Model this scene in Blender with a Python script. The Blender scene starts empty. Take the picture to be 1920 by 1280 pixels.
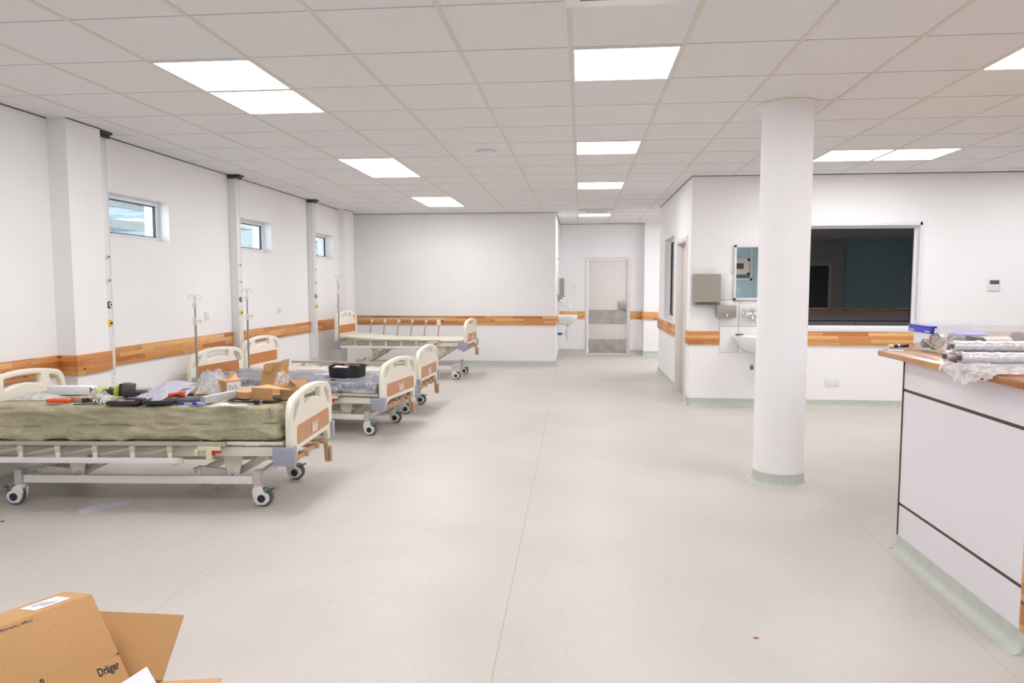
import bpy, bmesh, math, random
from mathutils import Vector, Matrix, Euler
SC = bpy.context.scene
COL = SC.collection
R = math.radians
random.seed(7)

# ------------------------------------------------------------------ camera, world, exposure
W = 0.61; DEPTH = 1.0518 * W                 # ceiling tile width and depth
CAMZ = 2.385 * W; CEIL = CAMZ + 2.1178 * W   # 1.455, 2.747
GX = -0.1038 * W; GY = 6.6305 * W            # ceiling grid origin
YAW, PITCH = 0.0952, -0.0778
cam = bpy.data.objects.new('camera', bpy.data.cameras.new('camera'))
COL.objects.link(cam)
cam.location = (0, 0, CAMZ)
cam.rotation_euler = Euler((math.pi / 2 + PITCH, 0.0004, YAW), 'XYZ')
cam.data.sensor_width = 36.0
cam.data.lens = 36.0 * 1345.9 / 1920.0
cam.data.clip_start = 0.05
SC.camera = cam
SC.view_settings.view_transform = 'Standard'
SC.view_settings.look = 'None'
SC.view_settings.gamma = 1.0
SC.view_settings.exposure = 0.32
SC.view_settings.use_curve_mapping = False
LAMP = 13.0
world = bpy.data.worlds.new('World'); SC.world = world
world.use_nodes = True
bg = world.node_tree.nodes['Background']
bg.inputs[0].default_value = (0.86, 0.93, 1.0, 1)
bg.inputs[1].default_value = 6.5
try:
    SC.cycles.use_denoising = True
    SC.cycles.max_bounces = 10
    SC.cycles.diffuse_bounces = 6
    SC.cycles.transparent_max_bounces = 16
    SC.cycles.caustics_reflective = False
    SC.cycles.caustics_refractive = False
    SC.cycles.sample_clamp_indirect = 6.0
except Exception:
    pass

# ------------------------------------------------------------------ materials
def srgb(r, g, b):
    def f(c):
        c /= 255.0
        return c / 12.92 if c <= 0.04045 else ((c + 0.055) / 1.055) ** 2.4
    return (f(r), f(g), f(b), 1.0)

class NT:
    def __init__(s, name):
        s.m = bpy.data.materials.new(name); s.m.use_nodes = True
        s.t = s.m.node_tree; s.n = s.t.nodes; s.l = s.t.links
        s.b = s.n['Principled BSDF']; s.out = s.n['Material Output']
    def node(s, typ, **kw):
        n = s.n.new(typ)
        for k, v in kw.items(): setattr(n, k, v)
        return n
    def math(s, op, a, b=None):
        n = s.n.new('ShaderNodeMath'); n.operation = op
        for i, v in enumerate((a, b)):
            if v is None: continue
            if isinstance(v, (int, float)): n.inputs[i].default_value = v
            else: s.l.new(v, n.inputs[i])
        return n.outputs[0]
    def pos(s, obj=False):
        if obj: return s.n.new('ShaderNodeTexCoord').outputs['Object']
        return s.n.new('ShaderNodeNewGeometry').outputs['Position']
    def noise(s, vec, scale, detail=3.0, rough=0.5):
        n = s.n.new('ShaderNodeTexNoise'); n.inputs['Scale'].default_value = scale
        n.inputs['Detail'].default_value = detail; n.inputs['Roughness'].default_value = rough
        if vec is not None: s.l.new(vec, n.inputs['Vector'])
        return n.outputs['Fac']
    def scale(s, vec, sc):
        n = s.n.new('ShaderNodeMapping'); n.inputs['Scale'].default_value = sc
        s.l.new(vec, n.inputs['Vector']); return n.outputs[0]
    def ramp(s, fac, stops):
        n = s.n.new('ShaderNodeValToRGB'); e = n.color_ramp.elements
        while len(e) < len(stops): e.new(0.5)
        for i, (p, c) in enumerate(stops): e[i].position = p; e[i].color = c
        s.l.new(fac, n.inputs[0]); return n.outputs[0]
    def mix(s, fac, a, b):
        n = s.n.new('ShaderNodeMix'); n.data_type = 'RGBA'
        for i, v in ((0, fac), (6, a), (7, b)):
            if isinstance(v, (int, float)): n.inputs[i].default_value = v
            elif isinstance(v, tuple): n.inputs[i].default_value = v
            else: s.l.new(v, n.inputs[i])
        return n.outputs[2]
    def bump(s, h, strength=0.2, dist=0.01):
        n = s.n.new('ShaderNodeBump'); n.inputs['Strength'].default_value = strength
        n.inputs['Distance'].default_value = dist
        s.l.new(h, n.inputs['Height']); s.l.new(n.outputs[0], s.b.inputs['Normal'])

def mat(name, col, rough=0.5, metal=0.0, var=0.06, scale=9.0, bump=0.0, bscale=60.0, spec=0.5, stretch=None):
    """procedural surface: base colour with soft noise variation and a fine bump"""
    k = NT(name); p = k.pos(True)
    if stretch: p = k.scale(p, stretch)
    lo = tuple(c * (1 - var) for c in col[:3]) + (1,); hi = tuple(min(1, c * (1 + var)) for c in col[:3]) + (1,)
    c = k.ramp(k.noise(p, scale), [(0.3, lo), (0.7, hi)])
    k.l.new(c, k.b.inputs['Base Color'])
    k.b.inputs['Roughness'].default_value = rough; k.b.inputs['Metallic'].default_value = metal
    k.b.inputs['Specular IOR Level'].default_value = spec
    if bump: k.bump(k.noise(p, bscale), bump, 0.004)
    return k.m

def film(name, col, alpha, rough=0.15, wr=30.0, bump=0.8, streak=0.35):
    """crinkled clear plastic: see-through with white wrinkles"""
    k = NT(name); p = k.pos(True)
    n1 = k.noise(p, wr, 4.0, 0.65)
    a = k.ramp(n1, [(0.42, (alpha, alpha, alpha, 1)), (0.62, (min(1, alpha + streak),) * 3 + (1,))])
    k.b.inputs['Base Color'].default_value = col
    k.b.inputs['Roughness'].default_value = rough
    k.l.new(a, k.b.inputs['Alpha'])
    k.bump(n1, bump, 0.02)
    return k.m

def glass(name, tint, fres=1.45, refl=1.0):
    k = NT(name); k.n.remove(k.b)
    t = k.node('ShaderNodeBsdfTransparent'); t.inputs[0].default_value = tint
    g = k.node('ShaderNodeBsdfGlossy'); g.inputs['Roughness'].default_value = 0.01
    g.inputs[0].default_value = (refl, refl, refl, 1)
    f = k.node('ShaderNodeFresnel'); f.inputs[0].default_value = fres
    mx = k.node('ShaderNodeMixShader')
    gm = k.node('ShaderNodeNewGeometry')
    fac = k.math('MULTIPLY', f.outputs[0], k.math('SUBTRACT', 1.0, gm.outputs['Backfacing']))
    k.l.new(fac, mx.inputs[0]); k.l.new(t.outputs[0], mx.inputs[1]); k.l.new(g.outputs[0], mx.inputs[2])
    k.l.new(mx.outputs[0], k.out.inputs[0])
    return k.m

def emit(name, col, s):
    k = NT(name); k.b.inputs['Base Color'].default_value = (0.9, 0.9, 0.9, 1)
    n = k.noise(k.pos(True), 3.0)
    c = k.ramp(n, [(0.0, tuple(x * 0.98 for x in col[:3]) + (1,)), (1.0, col)])
    k.l.new(c, k.b.inputs['Emission Color']); k.b.inputs['Emission Strength'].default_value = s
    return k.m

def wood_strips(name, vertical_axis, row, length, cols, rough=0.42):
    """finger-jointed strips: rows across, blocks along; colour per block"""
    k = NT(name); p = k.pos()
    sp = k.node('ShaderNodeSeparateXYZ'); k.l.new(p, sp.inputs[0])
    if vertical_axis == 'Z':
        u = k.math('ADD', sp.outputs[0], sp.outputs[1]); v = sp.outputs[2]
    else:
        u = sp.outputs[1]; v = sp.outputs[0]
    r = k.math('FLOOR', k.math('DIVIDE', v, row))
    off = k.math('MULTIPLY', k.math('FRACT', k.math('MULTIPLY', k.math('SINE', k.math('MULTIPLY', r, 12.9898)), 437.5)), length * 3)
    uu = k.math('DIVIDE', k.math('ADD', u, off), length)
    cell = k.math('FLOOR', uu)
    cv = k.node('ShaderNodeCombineXYZ'); k.l.new(cell, cv.inputs[0]); k.l.new(r, cv.inputs[1])
    wn = k.node('ShaderNodeTexWhiteNoise'); k.l.new(cv.outputs[0], wn.inputs['Vector'])
    gv = k.node('ShaderNodeCombineXYZ')
    k.l.new(k.math('MULTIPLY', u, 6.0), gv.inputs[0]); k.l.new(k.math('MULTIPLY', v, 90.0), gv.inputs[1])
    k.l.new(k.math('MULTIPLY', wn.outputs['Value'], 30.0), gv.inputs[2])
    g = k.noise(gv.outputs[0], 1.3, 4.0, 0.6)
    tone = k.math('ADD', k.math('MULTIPLY', wn.outputs['Value'], 0.7), k.math('MULTIPLY', k.math('SUBTRACT', g, 0.35), 0.65))
    c = k.ramp(tone, [(0.05, cols[0]), (0.45, cols[1]), (0.95, cols[2])])
    kn = k.noise(k.scale(p, (9, 9, 26)), 1.0, 1.0)
    knot = k.ramp(kn, [(0.73, (0, 0, 0, 1)), (0.77, (1, 1, 1, 1))])
    c = k.mix(knot, c, tuple(x * 0.35 for x in cols[0][:3]) + (1,))
    fr = k.math('FRACT', k.math('DIVIDE', v, row)); fu = k.math('FRACT', uu)
    jl = k.math('ADD', k.math('LESS_THAN', fr, 0.03), k.math('LESS_THAN', fu, 0.004))
    c = k.mix(k.math('MULTIPLY', jl, 0.35), c, tuple(x * 0.4 for x in cols[0][:3]) + (1,))
    k.l.new(c, k.b.inputs['Base Color']); k.b.inputs['Roughness'].default_value = rough
    return k.m

M = {}
M['wall'] = mat('wall_paint', (0.895, 0.88, 0.885, 1), 0.75, var=0.012, scale=2.0, bump=0.05, bscale=40)
M['blue_wall'] = mat('blue_wall_paint', srgb(190, 220, 234), 0.7, var=0.03)
M['teal_wall'] = mat('teal_wall_paint', srgb(84, 140, 166), 0.7, var=0.05)
M['grey_wall'] = mat('grey_wall_paint', srgb(196, 194, 190), 0.7, var=0.03)
M['tile'] = mat('ceiling_tile', (0.785, 0.775, 0.785, 1), 0.85, var=0.02, scale=90, bump=0.15, bscale=220)
M['tbar'] = mat('grid_bar', srgb(216, 210, 198), 0.45, var=0.02)
M['gap'] = mat('shadow_gap', (0.10, 0.09, 0.09, 1), 0.9, var=0.5, scale=2.5)
M['white_plastic'] = mat('white_plastic', (0.82, 0.81, 0.81, 1), 0.35, var=0.01)
M['white_gloss'] = mat('white_ceramic', (0.85, 0.85, 0.84, 1), 0.12, var=0.01)
M['frame_white'] = mat('window_frame_white', (0.80, 0.79, 0.82, 1), 0.3, var=0.01)
M['reveal'] = mat('window_reveal_paint', (0.82, 0.83, 0.86, 1), 0.6, var=0.01)
M['door'] = mat('door_paint', srgb(226, 219, 215), 0.45, var=0.02)
M['steel'] = mat('brushed_steel', srgb(178, 172, 166), 0.35, 0.85, var=0.08, scale=14, bump=0.08, bscale=120, stretch=(1, 1, 9))
M['kick'] = mat('scuffed_steel_plate', srgb(182, 177, 172), 0.38, 0.75, var=0.14, scale=7, bump=0.1)
M['dispenser'] = mat('brushed_dispenser_steel', srgb(170, 164, 152), 0.42, 0.6, var=0.04, scale=30, stretch=(1, 1, 12))
M['chrome'] = mat('chrome', (0.85, 0.85, 0.87, 1), 0.08, 1.0, var=0.01)
M['dark'] = mat('dark_plastic', (0.02, 0.02, 0.025, 1), 0.45, var=0.2)
M['black'] = mat('black_rubber', (0.012, 0.012, 0.014, 1), 0.5, var=0.2)
M['dark_metal'] = mat('dark_bracket', (0.05, 0.05, 0.055, 1), 0.4, 0.3, var=0.1)
M['cream'] = mat('cream_plastic', srgb(238, 231, 216), 0.32, var=0.012)
M['cream_metal'] = mat('cream_powder_coat', srgb(222, 218, 204), 0.35, 0.0, var=0.02)
M['deck'] = mat('cream_deck_panel', srgb(232, 226, 212), 0.4, var=0.02)
M['rail_white'] = mat('white_rail_metal', srgb(232, 227, 224), 0.3, var=0.01)
M['rail_beige'] = mat('beige_anodised_rail', srgb(186, 176, 160), 0.32, 0.35, var=0.04)
M['hinge'] = mat('beige_hinge_plastic', srgb(206, 192, 170), 0.45, var=0.03)
M['latch'] = mat('ivory_latch_plastic', srgb(226, 214, 184), 0.4, var=0.03)
M['red'] = mat('red_plastic', srgb(205, 25, 25), 0.35, var=0.04)
M['panel'] = mat('orange_wood_laminate', srgb(200, 146, 106), 0.45, var=0.07, scale=60, stretch=(1, 0.25, 3))
M['panel_dark'] = mat('brown_wood_laminate', srgb(192, 124, 68), 0.45, var=0.07, scale=60, stretch=(1, 0.25, 3))
M['bumper'] = mat('grey_bumper', srgb(160, 162, 176), 0.5, var=0.03, bump=0.2, bscale=30)
M['clip'] = mat('clear_clip', srgb(222, 200, 190), 0.2, var=0.04)
M['crank'] = mat('tan_crank_plastic', srgb(196, 158, 122), 0.4, var=0.08)
M['post'] = mat('grey_corner_post', srgb(196, 190, 190), 0.4, var=0.02)
M['navy'] = mat('navy_cap', srgb(38, 40, 62), 0.35, var=0.08)
M['tyre'] = mat('grey_tyre', srgb(96, 92, 98), 0.6, var=0.1)
M['green_p'] = mat('green_pedal', srgb(70, 150, 120), 0.4, var=0.05)
M['shroud'] = mat('white_caster_shroud', srgb(232, 228, 224), 0.3, var=0.01)
M['yellow'] = mat('yellow_outlet', srgb(238, 208, 20), 0.4, var=0.03)
M['brass'] = mat('brass', srgb(150, 110, 60), 0.3, 0.9, var=0.1)
M['wood'] = wood_strips('butcher_block_rail', 'Z', 0.041, 0.52, [srgb(176, 104, 54), srgb(214, 150, 88), srgb(238, 190, 128)])
M['wood_top'] = wood_strips('butcher_block_worktop', 'X', 0.044, 0.5, [srgb(146, 92, 52), srgb(188, 130, 82), srgb(216, 164, 112)], 0.22)
M['laminate'] = mat('lilac_white_laminate', srgb(232, 227, 233), 0.3, var=0.01)
M['stripe'] = mat('dark_brown_strip', srgb(70, 48, 42), 0.4, var=0.1)
M['skirt'] = mat('green_cove_skirting', srgb(194, 198, 188), 0.45, var=0.05, scale=22)
M['card'] = mat('cardboard', srgb(196, 150, 100), 0.8, var=0.05, scale=120, bump=0.05, bscale=200)
M['card_in'] = mat('cardboard_inside', srgb(180, 138, 94), 0.85, var=0.05, scale=120)
M['card_light'] = mat('pale_cardboard', srgb(206, 164, 118), 0.8, var=0.04, scale=120)
M['ink'] = mat('black_ink', (0.03, 0.025, 0.03, 1), 0.8, var=0.1)
M['ink_grey'] = mat('grey_ink', (0.16, 0.13, 0.12, 1), 0.8, var=0.1)
M['ink_blue'] = mat('blue_grey_ink', srgb(120, 120, 150), 0.8, var=0.1)
M['paper'] = mat('white_paper', srgb(228, 226, 234), 0.8, var=0.015)
M['paper_l'] = mat('lilac_paper', srgb(214, 210, 226), 0.8, var=0.02)
M['label'] = mat('white_label', srgb(238, 236, 240), 0.6, var=0.02)
M['lime'] = mat('lime_green_plastic', srgb(178, 206, 30), 0.4, var=0.04)
M['grey_pl'] = mat('grey_plastic', srgb(92, 86, 86), 0.5, var=0.12)
M['dgrey'] = mat('charcoal_plastic', srgb(52, 50, 54), 0.5, var=0.2)
M['orange'] = mat('orange_plastic', srgb(232, 84, 28), 0.45, var=0.06)
M['pink'] = mat('pink_box', srgb(196, 150, 142), 0.5, var=0.04)
M['blue'] = mat('blue_plastic', srgb(36, 44, 190), 0.3, var=0.05)
M['blue2'] = mat('blue_pipe_tape', srgb(60, 120, 190), 0.4, var=0.04)
M['lilac'] = mat('clear_blue_pen', srgb(160, 165, 215), 0.2, var=0.05)
M['alu'] = mat('aluminium', srgb(206, 206, 210), 0.3, 0.6, var=0.05)
M['matt_dark'] = mat('dark_vinyl_mattress', srgb(78, 80, 98), 0.5, var=0.1, scale=6)
M['film'] = film('clear_crinkled_plastic', (0.9, 0.9, 0.94, 1), 0.16, wr=24)
M['film_w'] = film('milky_plastic_bag', (0.88, 0.87, 0.9, 1), 0.45, wr=30)
k = NT('mattress_plastic_wrap'); p = k.pos(True)
n1 = k.noise(k.scale(p, (3.0, 22, 10)), 1.0, 5.0, 0.7); n2 = k.noise(k.scale(p, (16, 7, 10)), 1.0, 4.0, 0.7)
hh = k.math('MAXIMUM', n1, n2)
k.l.new(k.ramp(hh, [(0.45, (0.22, 0.22, 0.22, 1)), (0.56, (0.5, 0.5, 0.5, 1)), (0.66, (0.92, 0.92, 0.92, 1))]), k.b.inputs['Alpha'])  # opaque streaks paint white highlights into the wrap
k.b.inputs['Base Color'].default_value = (0.74, 0.73, 0.80, 1); k.b.inputs['Roughness'].default_value = 0.12
k.bump(hh, 1.0, 0.03); M['film_m'] = k.m
M['bubble'] = film('bubble_wrap', (0.86, 0.85, 0.85, 1), 0.55, wr=90, bump=0.9)
M['foil'] = mat('silver_bubble_foil', srgb(232, 228, 232), 0.26, 0.3, var=0.08, scale=40, bump=0.9, bscale=90)
M['tub'] = film('translucent_tub', (0.86, 0.86, 0.96, 1), 0.13, rough=0.2, wr=4, bump=0.03, streak=0.08)
M['win_glass'] = glass('window_glass', (0.93, 0.97, 0.98, 1))
M['dark_glass'] = glass('tinted_glass', (0.45, 0.50, 0.52, 1), 2.35)
M['mirror'] = mat('mirror_silver', (0.93, 0.95, 0.95, 1), 0.01, 1.0, var=0.0)
M['lamp'] = emit('lamp_diffuser', (0.965, 0.975, 1.0, 1), LAMP)
M['canopy'] = mat('corrugated_sheet', srgb(176, 186, 192), 0.5, 0.1, var=0.1, scale=3)
M['beam'] = mat('painted_steel_beam', srgb(168, 166, 162), 0.6, var=0.1)
M['ext_white'] = mat('exterior_white_render', (0.86, 0.88, 0.92, 1), 0.7, var=0.02)
M['ground'] = mat('concrete_paving', (0.5, 0.5, 0.48, 1), 0.8, var=0.1)
M['cream_tube'] = mat('ivory_canister', srgb(226, 220, 196), 0.3, var=0.03)
M['skin_green'] = mat('green_strap', srgb(120, 190, 120), 0.5, var=0.05)

k = NT('printed_sheet'); p = k.pos(True)
sp = k.node('ShaderNodeSeparateXYZ'); k.l.new(p, sp.inputs[0])
rows_ = k.math('LESS_THAN', k.math('FRACT', k.math('MULTIPLY', sp.outputs[1], 55.0)), 0.4)
gaps = k.math('GREATER_THAN', k.noise(k.scale(p, (60, 55, 1)), 1.0, 2.0), 0.47)
k.l.new(k.mix(k.math('MULTIPLY', k.math('MULTIPLY', rows_, gaps), 0.45), srgb(234, 230, 242), srgb(120, 118, 140)), k.b.inputs['Base Color'])
k.b.inputs['Roughness'].default_value = 0.8; M['printed'] = k.m
k = NT('bit_grid'); p = k.pos(True)
v = k.node('ShaderNodeTexVoronoi'); v.inputs['Scale'].default_value = 95.0; k.l.new(p, v.inputs['Vector'])
k.l.new(k.ramp(v.outputs['Distance'], [(0.25, srgb(150, 138, 132)), (0.4, srgb(60, 55, 55)), (0.6, srgb(30, 28, 30))]), k.b.inputs['Base Color'])
k.b.inputs['Roughness'].default_value = 0.35; k.bump(v.outputs['Distance'], -0.8, 0.01); M['bits'] = k.m
k = NT('ribbed_aluminium'); p = k.pos(True)
sp = k.node('ShaderNodeSeparateXYZ'); k.l.new(p, sp.inputs[0])
rb = k.math('FRACT', k.math('MULTIPLY', k.math('ADD', sp.outputs[0], k.math('MULTIPLY', sp.outputs[2], 0.5)), 85.0))
k.l.new(k.ramp(rb, [(0.2, srgb(176, 176, 184)), (0.6, srgb(226, 226, 230))]), k.b.inputs['Base Color'])
k.b.inputs['Roughness'].default_value = 0.4; k.b.inputs['Metallic'].default_value = 0.2; k.bump(rb, 0.5, 0.004); M['ribbed'] = k.m

# woven green wrap on the first mattress
k = NT('woven_olive_wrap'); p = k.pos(True)
n1 = k.noise(k.scale(p, (14, 14, 160)), 1.6, 3.0, 0.6); n2 = k.noise(k.scale(p, (160, 160, 14)), 1.6, 2.0, 0.6)
n3 = k.noise(p, 5.0, 3.0)
tone = k.math('ADD', k.math('MULTIPLY', k.math('ADD', n1, n2), 0.36), k.math('MULTIPLY', n3, 0.28))
k.l.new(k.ramp(tone, [(0.34, srgb(138, 130, 104)), (0.5, srgb(172, 165, 136)), (0.66, srgb(200, 193, 164))]), k.b.inputs['Base Color'])
k.b.inputs['Roughness'].default_value = 0.5
k.bump(tone, 0.25, 0.003); M['olive'] = k.m

# vinyl floor: pale green-grey, short dark flecks, welded seams
k = NT('sheet_vinyl'); p = k.pos()
n1 = k.noise(p, 1.1, 3.0); n2 = k.noise(k.scale(p, (46, 11, 20)), 1.0, 3.0, 0.7); n3 = k.noise(k.scale(p, (17, 40, 20)), 1.0, 3.0, 0.7)
c = k.ramp(n1, [(0.3, srgb(194, 190, 182)), (0.7, srgb(206, 198, 192))])
fl = k.ramp(n2, [(0.60, (0, 0, 0, 1)), (0.72, (1, 1, 1, 1))])
c = k.mix(k.math('MULTIPLY', fl, 0.40), c, srgb(164, 172, 160))
fl2 = k.ramp(n3, [(0.60, (0, 0, 0, 1)), (0.72, (1, 1, 1, 1))])
c = k.mix(k.math('MULTIPLY', fl2, 0.30), c, srgb(226, 221, 214))
sp = k.node('ShaderNodeSeparateXYZ'); k.l.new(p, sp.inputs[0])
def seam(x0, slope, w):
    d = k.math('ABSOLUTE', k.math('SUBTRACT', sp.outputs[0], k.math('ADD', k.math('MULTIPLY', sp.outputs[1], slope), x0)))
    return k.math('LESS_THAN', d, w)
sm = k.math('ADD', seam(-0.298, -0.0082, 0.0032), k.math('ADD', seam(-1.77, -0.042, 0.002), seam(1.48, 0.051, 0.002)))
c = k.mix(k.math('MULTIPLY', k.math('MINIMUM', sm, 1.0), 0.9), c, srgb(182, 174, 136))
k.l.new(c, k.b.inputs['Base Color']); k.b.inputs['Roughness'].default_value = 0.40
k.b.inputs['Specular IOR Level'].default_value = 0.35
k.bump(k.noise(p, 3.0), 0.06, 0.01); M['floor'] = k.m

# ------------------------------------------------------------------ mesh helpers
def tag(o, label=None, cat=None, group=None, kind=None):
    if label: o['label'] = label
    if cat: o['category'] = cat
    if group: o['group'] = group
    if kind: o['kind'] = kind
    return o

def link(name, me, parent=None, m=None, angle=35.0, smooth=True):
    o = bpy.data.objects.new(name, me); COL.objects.link(o)
    if m is not None:
        ms = m if isinstance(m, (list, tuple)) else [m]
        me.materials.clear()
        for x in ms: me.materials.append(M[x] if isinstance(x, str) else x)
    if smooth and len(me.polygons):
        me.polygons.foreach_set('use_smooth', [True] * len(me.polygons))
        me.set_sharp_from_angle(angle=R(angle))
    if parent: o.parent = parent
    return o

def empty(name, loc=(0, 0, 0), rz=0.0, label=None, cat=None, group=None, rot=None):
    o = bpy.data.objects.new(name, None); COL.objects.link(o)
    o.empty_display_size = 0.1
    o.location = loc; o.rotation_euler = rot if rot else (0, 0, rz)
    return tag(o, label, cat, group)

class MB:
    """collects shapes into one mesh"""
    def __init__(s): s.bm = bmesh.new(); s.mi = 0
    def _merge(s, tmp, mtx=None):
        if mtx is not None: bmesh.ops.transform(tmp, matrix=mtx, verts=tmp.verts)
        for f in tmp.faces: f.material_index = s.mi
        me = bpy.data.meshes.new('tmp'); tmp.to_mesh(me); tmp.free()
        s.bm.from_mesh(me); bpy.data.meshes.remove(me); return s
    def box(s, c, d, rot=None, bev=0.0, seg=2):
        t = bmesh.new(); bmesh.ops.create_cube(t, size=1.0)
        bmesh.ops.scale(t, vec=d, verts=t.verts)
        if bev > 0: bmesh.ops.bevel(t, geom=list(t.edges), offset=min(bev, min(d) * 0.49), segments=seg, profile=0.5, affect='EDGES')
        m = Matrix.Translation(c)
        if rot is not None: m = m @ Euler(rot).to_matrix().to_4x4()
        return s._merge(t, m)
    def bb(s, x0, x1, y0, y1, z0, z1, bev=0.0):
        return s.box(((x0 + x1) / 2, (y0 + y1) / 2, (z0 + z1) / 2), (abs(x1 - x0), abs(y1 - y0), abs(z1 - z0)), bev=bev)
    def cyl(s, a, b, r, r2=None, seg=20, caps=True):
        a = Vector(a); b = Vector(b); d = b - a
        t = bmesh.new()
        bmesh.ops.create_cone(t, cap_ends=caps, segments=seg, radius1=r, radius2=r if r2 is None else r2, depth=d.length)
        m = Matrix.Translation((a + b) / 2) @ d.to_track_quat('Z', 'Y').to_matrix().to_4x4()
        return s._merge(t, m)
    def beam(s, a, b, w, h, bev=0.0):
        """rectangular bar between two points; w across, h upright"""
        a = Vector(a); b = Vector(b); d = b - a
        x = d.normalized(); up = Vector((0, 0, 1))
        if abs(x.dot(up)) > 0.98: up = Vector((1, 0, 0))
        y = up.cross(x).normalized(); z = x.cross(y)
        t = bmesh.new(); bmesh.ops.create_cube(t, size=1.0); bmesh.ops.scale(t, vec=(d.length, w, h), verts=t.verts)
        if bev > 0: bmesh.ops.bevel(t, geom=list(t.edges), offset=bev, segments=2, profile=0.5, affect='EDGES')
        m = Matrix((x, y, z)).transposed().to_4x4(); m.translation = (a + b) / 2
        return s._merge(t, m)
    def tube(s, pts, r, seg=10, closed=False):
        pts = [Vector(p) for p in pts]; n = len(pts); t = bmesh.new(); rings = []
        up = None
        for i, p in enumerate(pts):
            if closed: d = (pts[(i + 1) % n] - pts[i - 1])
            else: d = pts[min(i + 1, n - 1)] - pts[max(i - 1, 0)]
            d.normalize()
            if up is None: up = d.orthogonal().normalized()
            up = (up - d * up.dot(d)).normalized(); v = d.cross(up)
            rings.append([t.verts.new(p + (up * math.cos(a) + v * math.sin(a)) * r) for a in [2 * math.pi * j / seg for j in range(seg)]])
        for i in range(n if closed else n - 1):
            A = rings[i]; B = rings[(i + 1) % n]
            for j in range(seg): t.faces.new((A[j], A[(j + 1) % seg], B[(j + 1) % seg], B[j]))
        if not closed: t.faces.new(rings[0][::-1]); t.faces.new(rings[-1])
        return s._merge(t)
    def lathe(s, prof, c=(0, 0, 0), axis='Z', seg=32, cap=True):
        t = bmesh.new(); rings = []
        for r, h in prof:
            rings.append([t.verts.new((r * math.cos(2 * math.pi * j / seg), r * math.sin(2 * math.pi * j / seg), h)) for j in range(seg)])
        for A, B in zip(rings, rings[1:]):
            for j in range(seg): t.faces.new((A[j], A[(j + 1) % seg], B[(j + 1) % seg], B[j]))
        if cap: t.faces.new(rings[0][::-1]); t.faces.new(rings[-1])
        m = Matrix.Translation(c)
        if axis == 'X': m = m @ Matrix.Rotation(R(90), 4, 'Y')
        elif axis == 'Y': m = m @ Matrix.Rotation(R(-90), 4, 'X')
        elif axis != 'Z': m = m @ Vector(axis).to_track_quat('Z', 'Y').to_matrix().to_4x4()
        bmesh.ops.recalc_face_normals(t, faces=t.faces)
        return s._merge(t, m)
    def prism(s, poly, z0, z1, mtx=None):
        t = bmesh.new(); A = [t.verts.new((x, y, z0)) for x, y in poly]; B = [t.verts.new((x, y, z1)) for x, y in poly]
        t.faces.new(A[::-1]); t.faces.new(B); n = len(poly)
        for i in range(n): t.faces.new((A[i], A[(i + 1) % n], B[(i + 1) % n], B[i]))
        bmesh.ops.recalc_face_normals(t, faces=t.faces)
        return s._merge(t, mtx)
    def mesh(s, me, mtx=None):
        t = bmesh.new(); t.from_mesh(me); return s._merge(t, mtx)
    def quadplate(s, p, th):
        """thin plate on a 3D quad, given real thickness"""
        p = [Vector(q) for q in p]; n = (p[1] - p[0]).cross(p[3] - p[0]).normalized() * th
        t = bmesh.new(); A = [t.verts.new(q) for q in p]; B = [t.verts.new(q + n) for q in p]
        t.faces.new(A[::-1]); t.faces.new(B); k_ = len(p)
        for i in range(k_): t.faces.new((A[i], A[(i + 1) % k_], B[(i + 1) % k_], B[i]))
        bmesh.ops.recalc_face_normals(t, faces=t.faces)
        return s._merge(t)
    def build(s, name, m, parent=None, **kw):
        me = bpy.data.meshes.new(name); s.bm.to_mesh(me); s.bm.free()
        return link(name, me, parent, m, **kw)

def part(name, m, parent, fn, **kw):
    b = MB(); fn(b); return b.build(name, m, parent, **kw)

def curve_mesh(splines, depth, bev=0.0, res=2):
    """closed 2D outlines (first is outer, others holes) extruded to a rounded plate, centred on z=0"""
    cu = bpy.data.curves.new('c', 'CURVE'); cu.dimensions = '2D'; cu.fill_mode = 'BOTH'
    for sp_ in splines:
        s_ = cu.splines.new('POLY'); s_.points.add(len(sp_) - 1)
        for i, (x, y) in enumerate(sp_): s_.points[i].co = (x, y, 0, 1)
        s_.use_cyclic_u = True
    cu.extrude = depth / 2 - bev; cu.bevel_depth = bev; cu.bevel_resolution = res; cu.offset = -bev
    o = bpy.data.objects.new('c', cu); COL.objects.link(o)
    dg = bpy.context.evaluated_depsgraph_get()
    me = bpy.data.meshes.new_from_object(o.evaluated_get(dg))
    bpy.data.objects.remove(o); bpy.data.curves.remove(cu)
    return me

def text_mesh(txt, size, depth=0.0006, align='CENTER', shear=0.0, offset=0.0):
    cu = bpy.data.curves.new('t', 'FONT'); cu.body = txt; cu.size = size; cu.extrude = depth / 2
    cu.align_x = align; cu.align_y = 'CENTER'; cu.shear = shear; cu.offset = offset; cu.resolution_u = 3
    o = bpy.data.objects.new('t', cu); COL.objects.link(o)
    dg = bpy.context.evaluated_depsgraph_get()
    me = bpy.data.meshes.new_from_object(o.evaluated_get(dg))
    bpy.data.objects.remove(o); bpy.data.curves.remove(cu)
    return me

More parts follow.
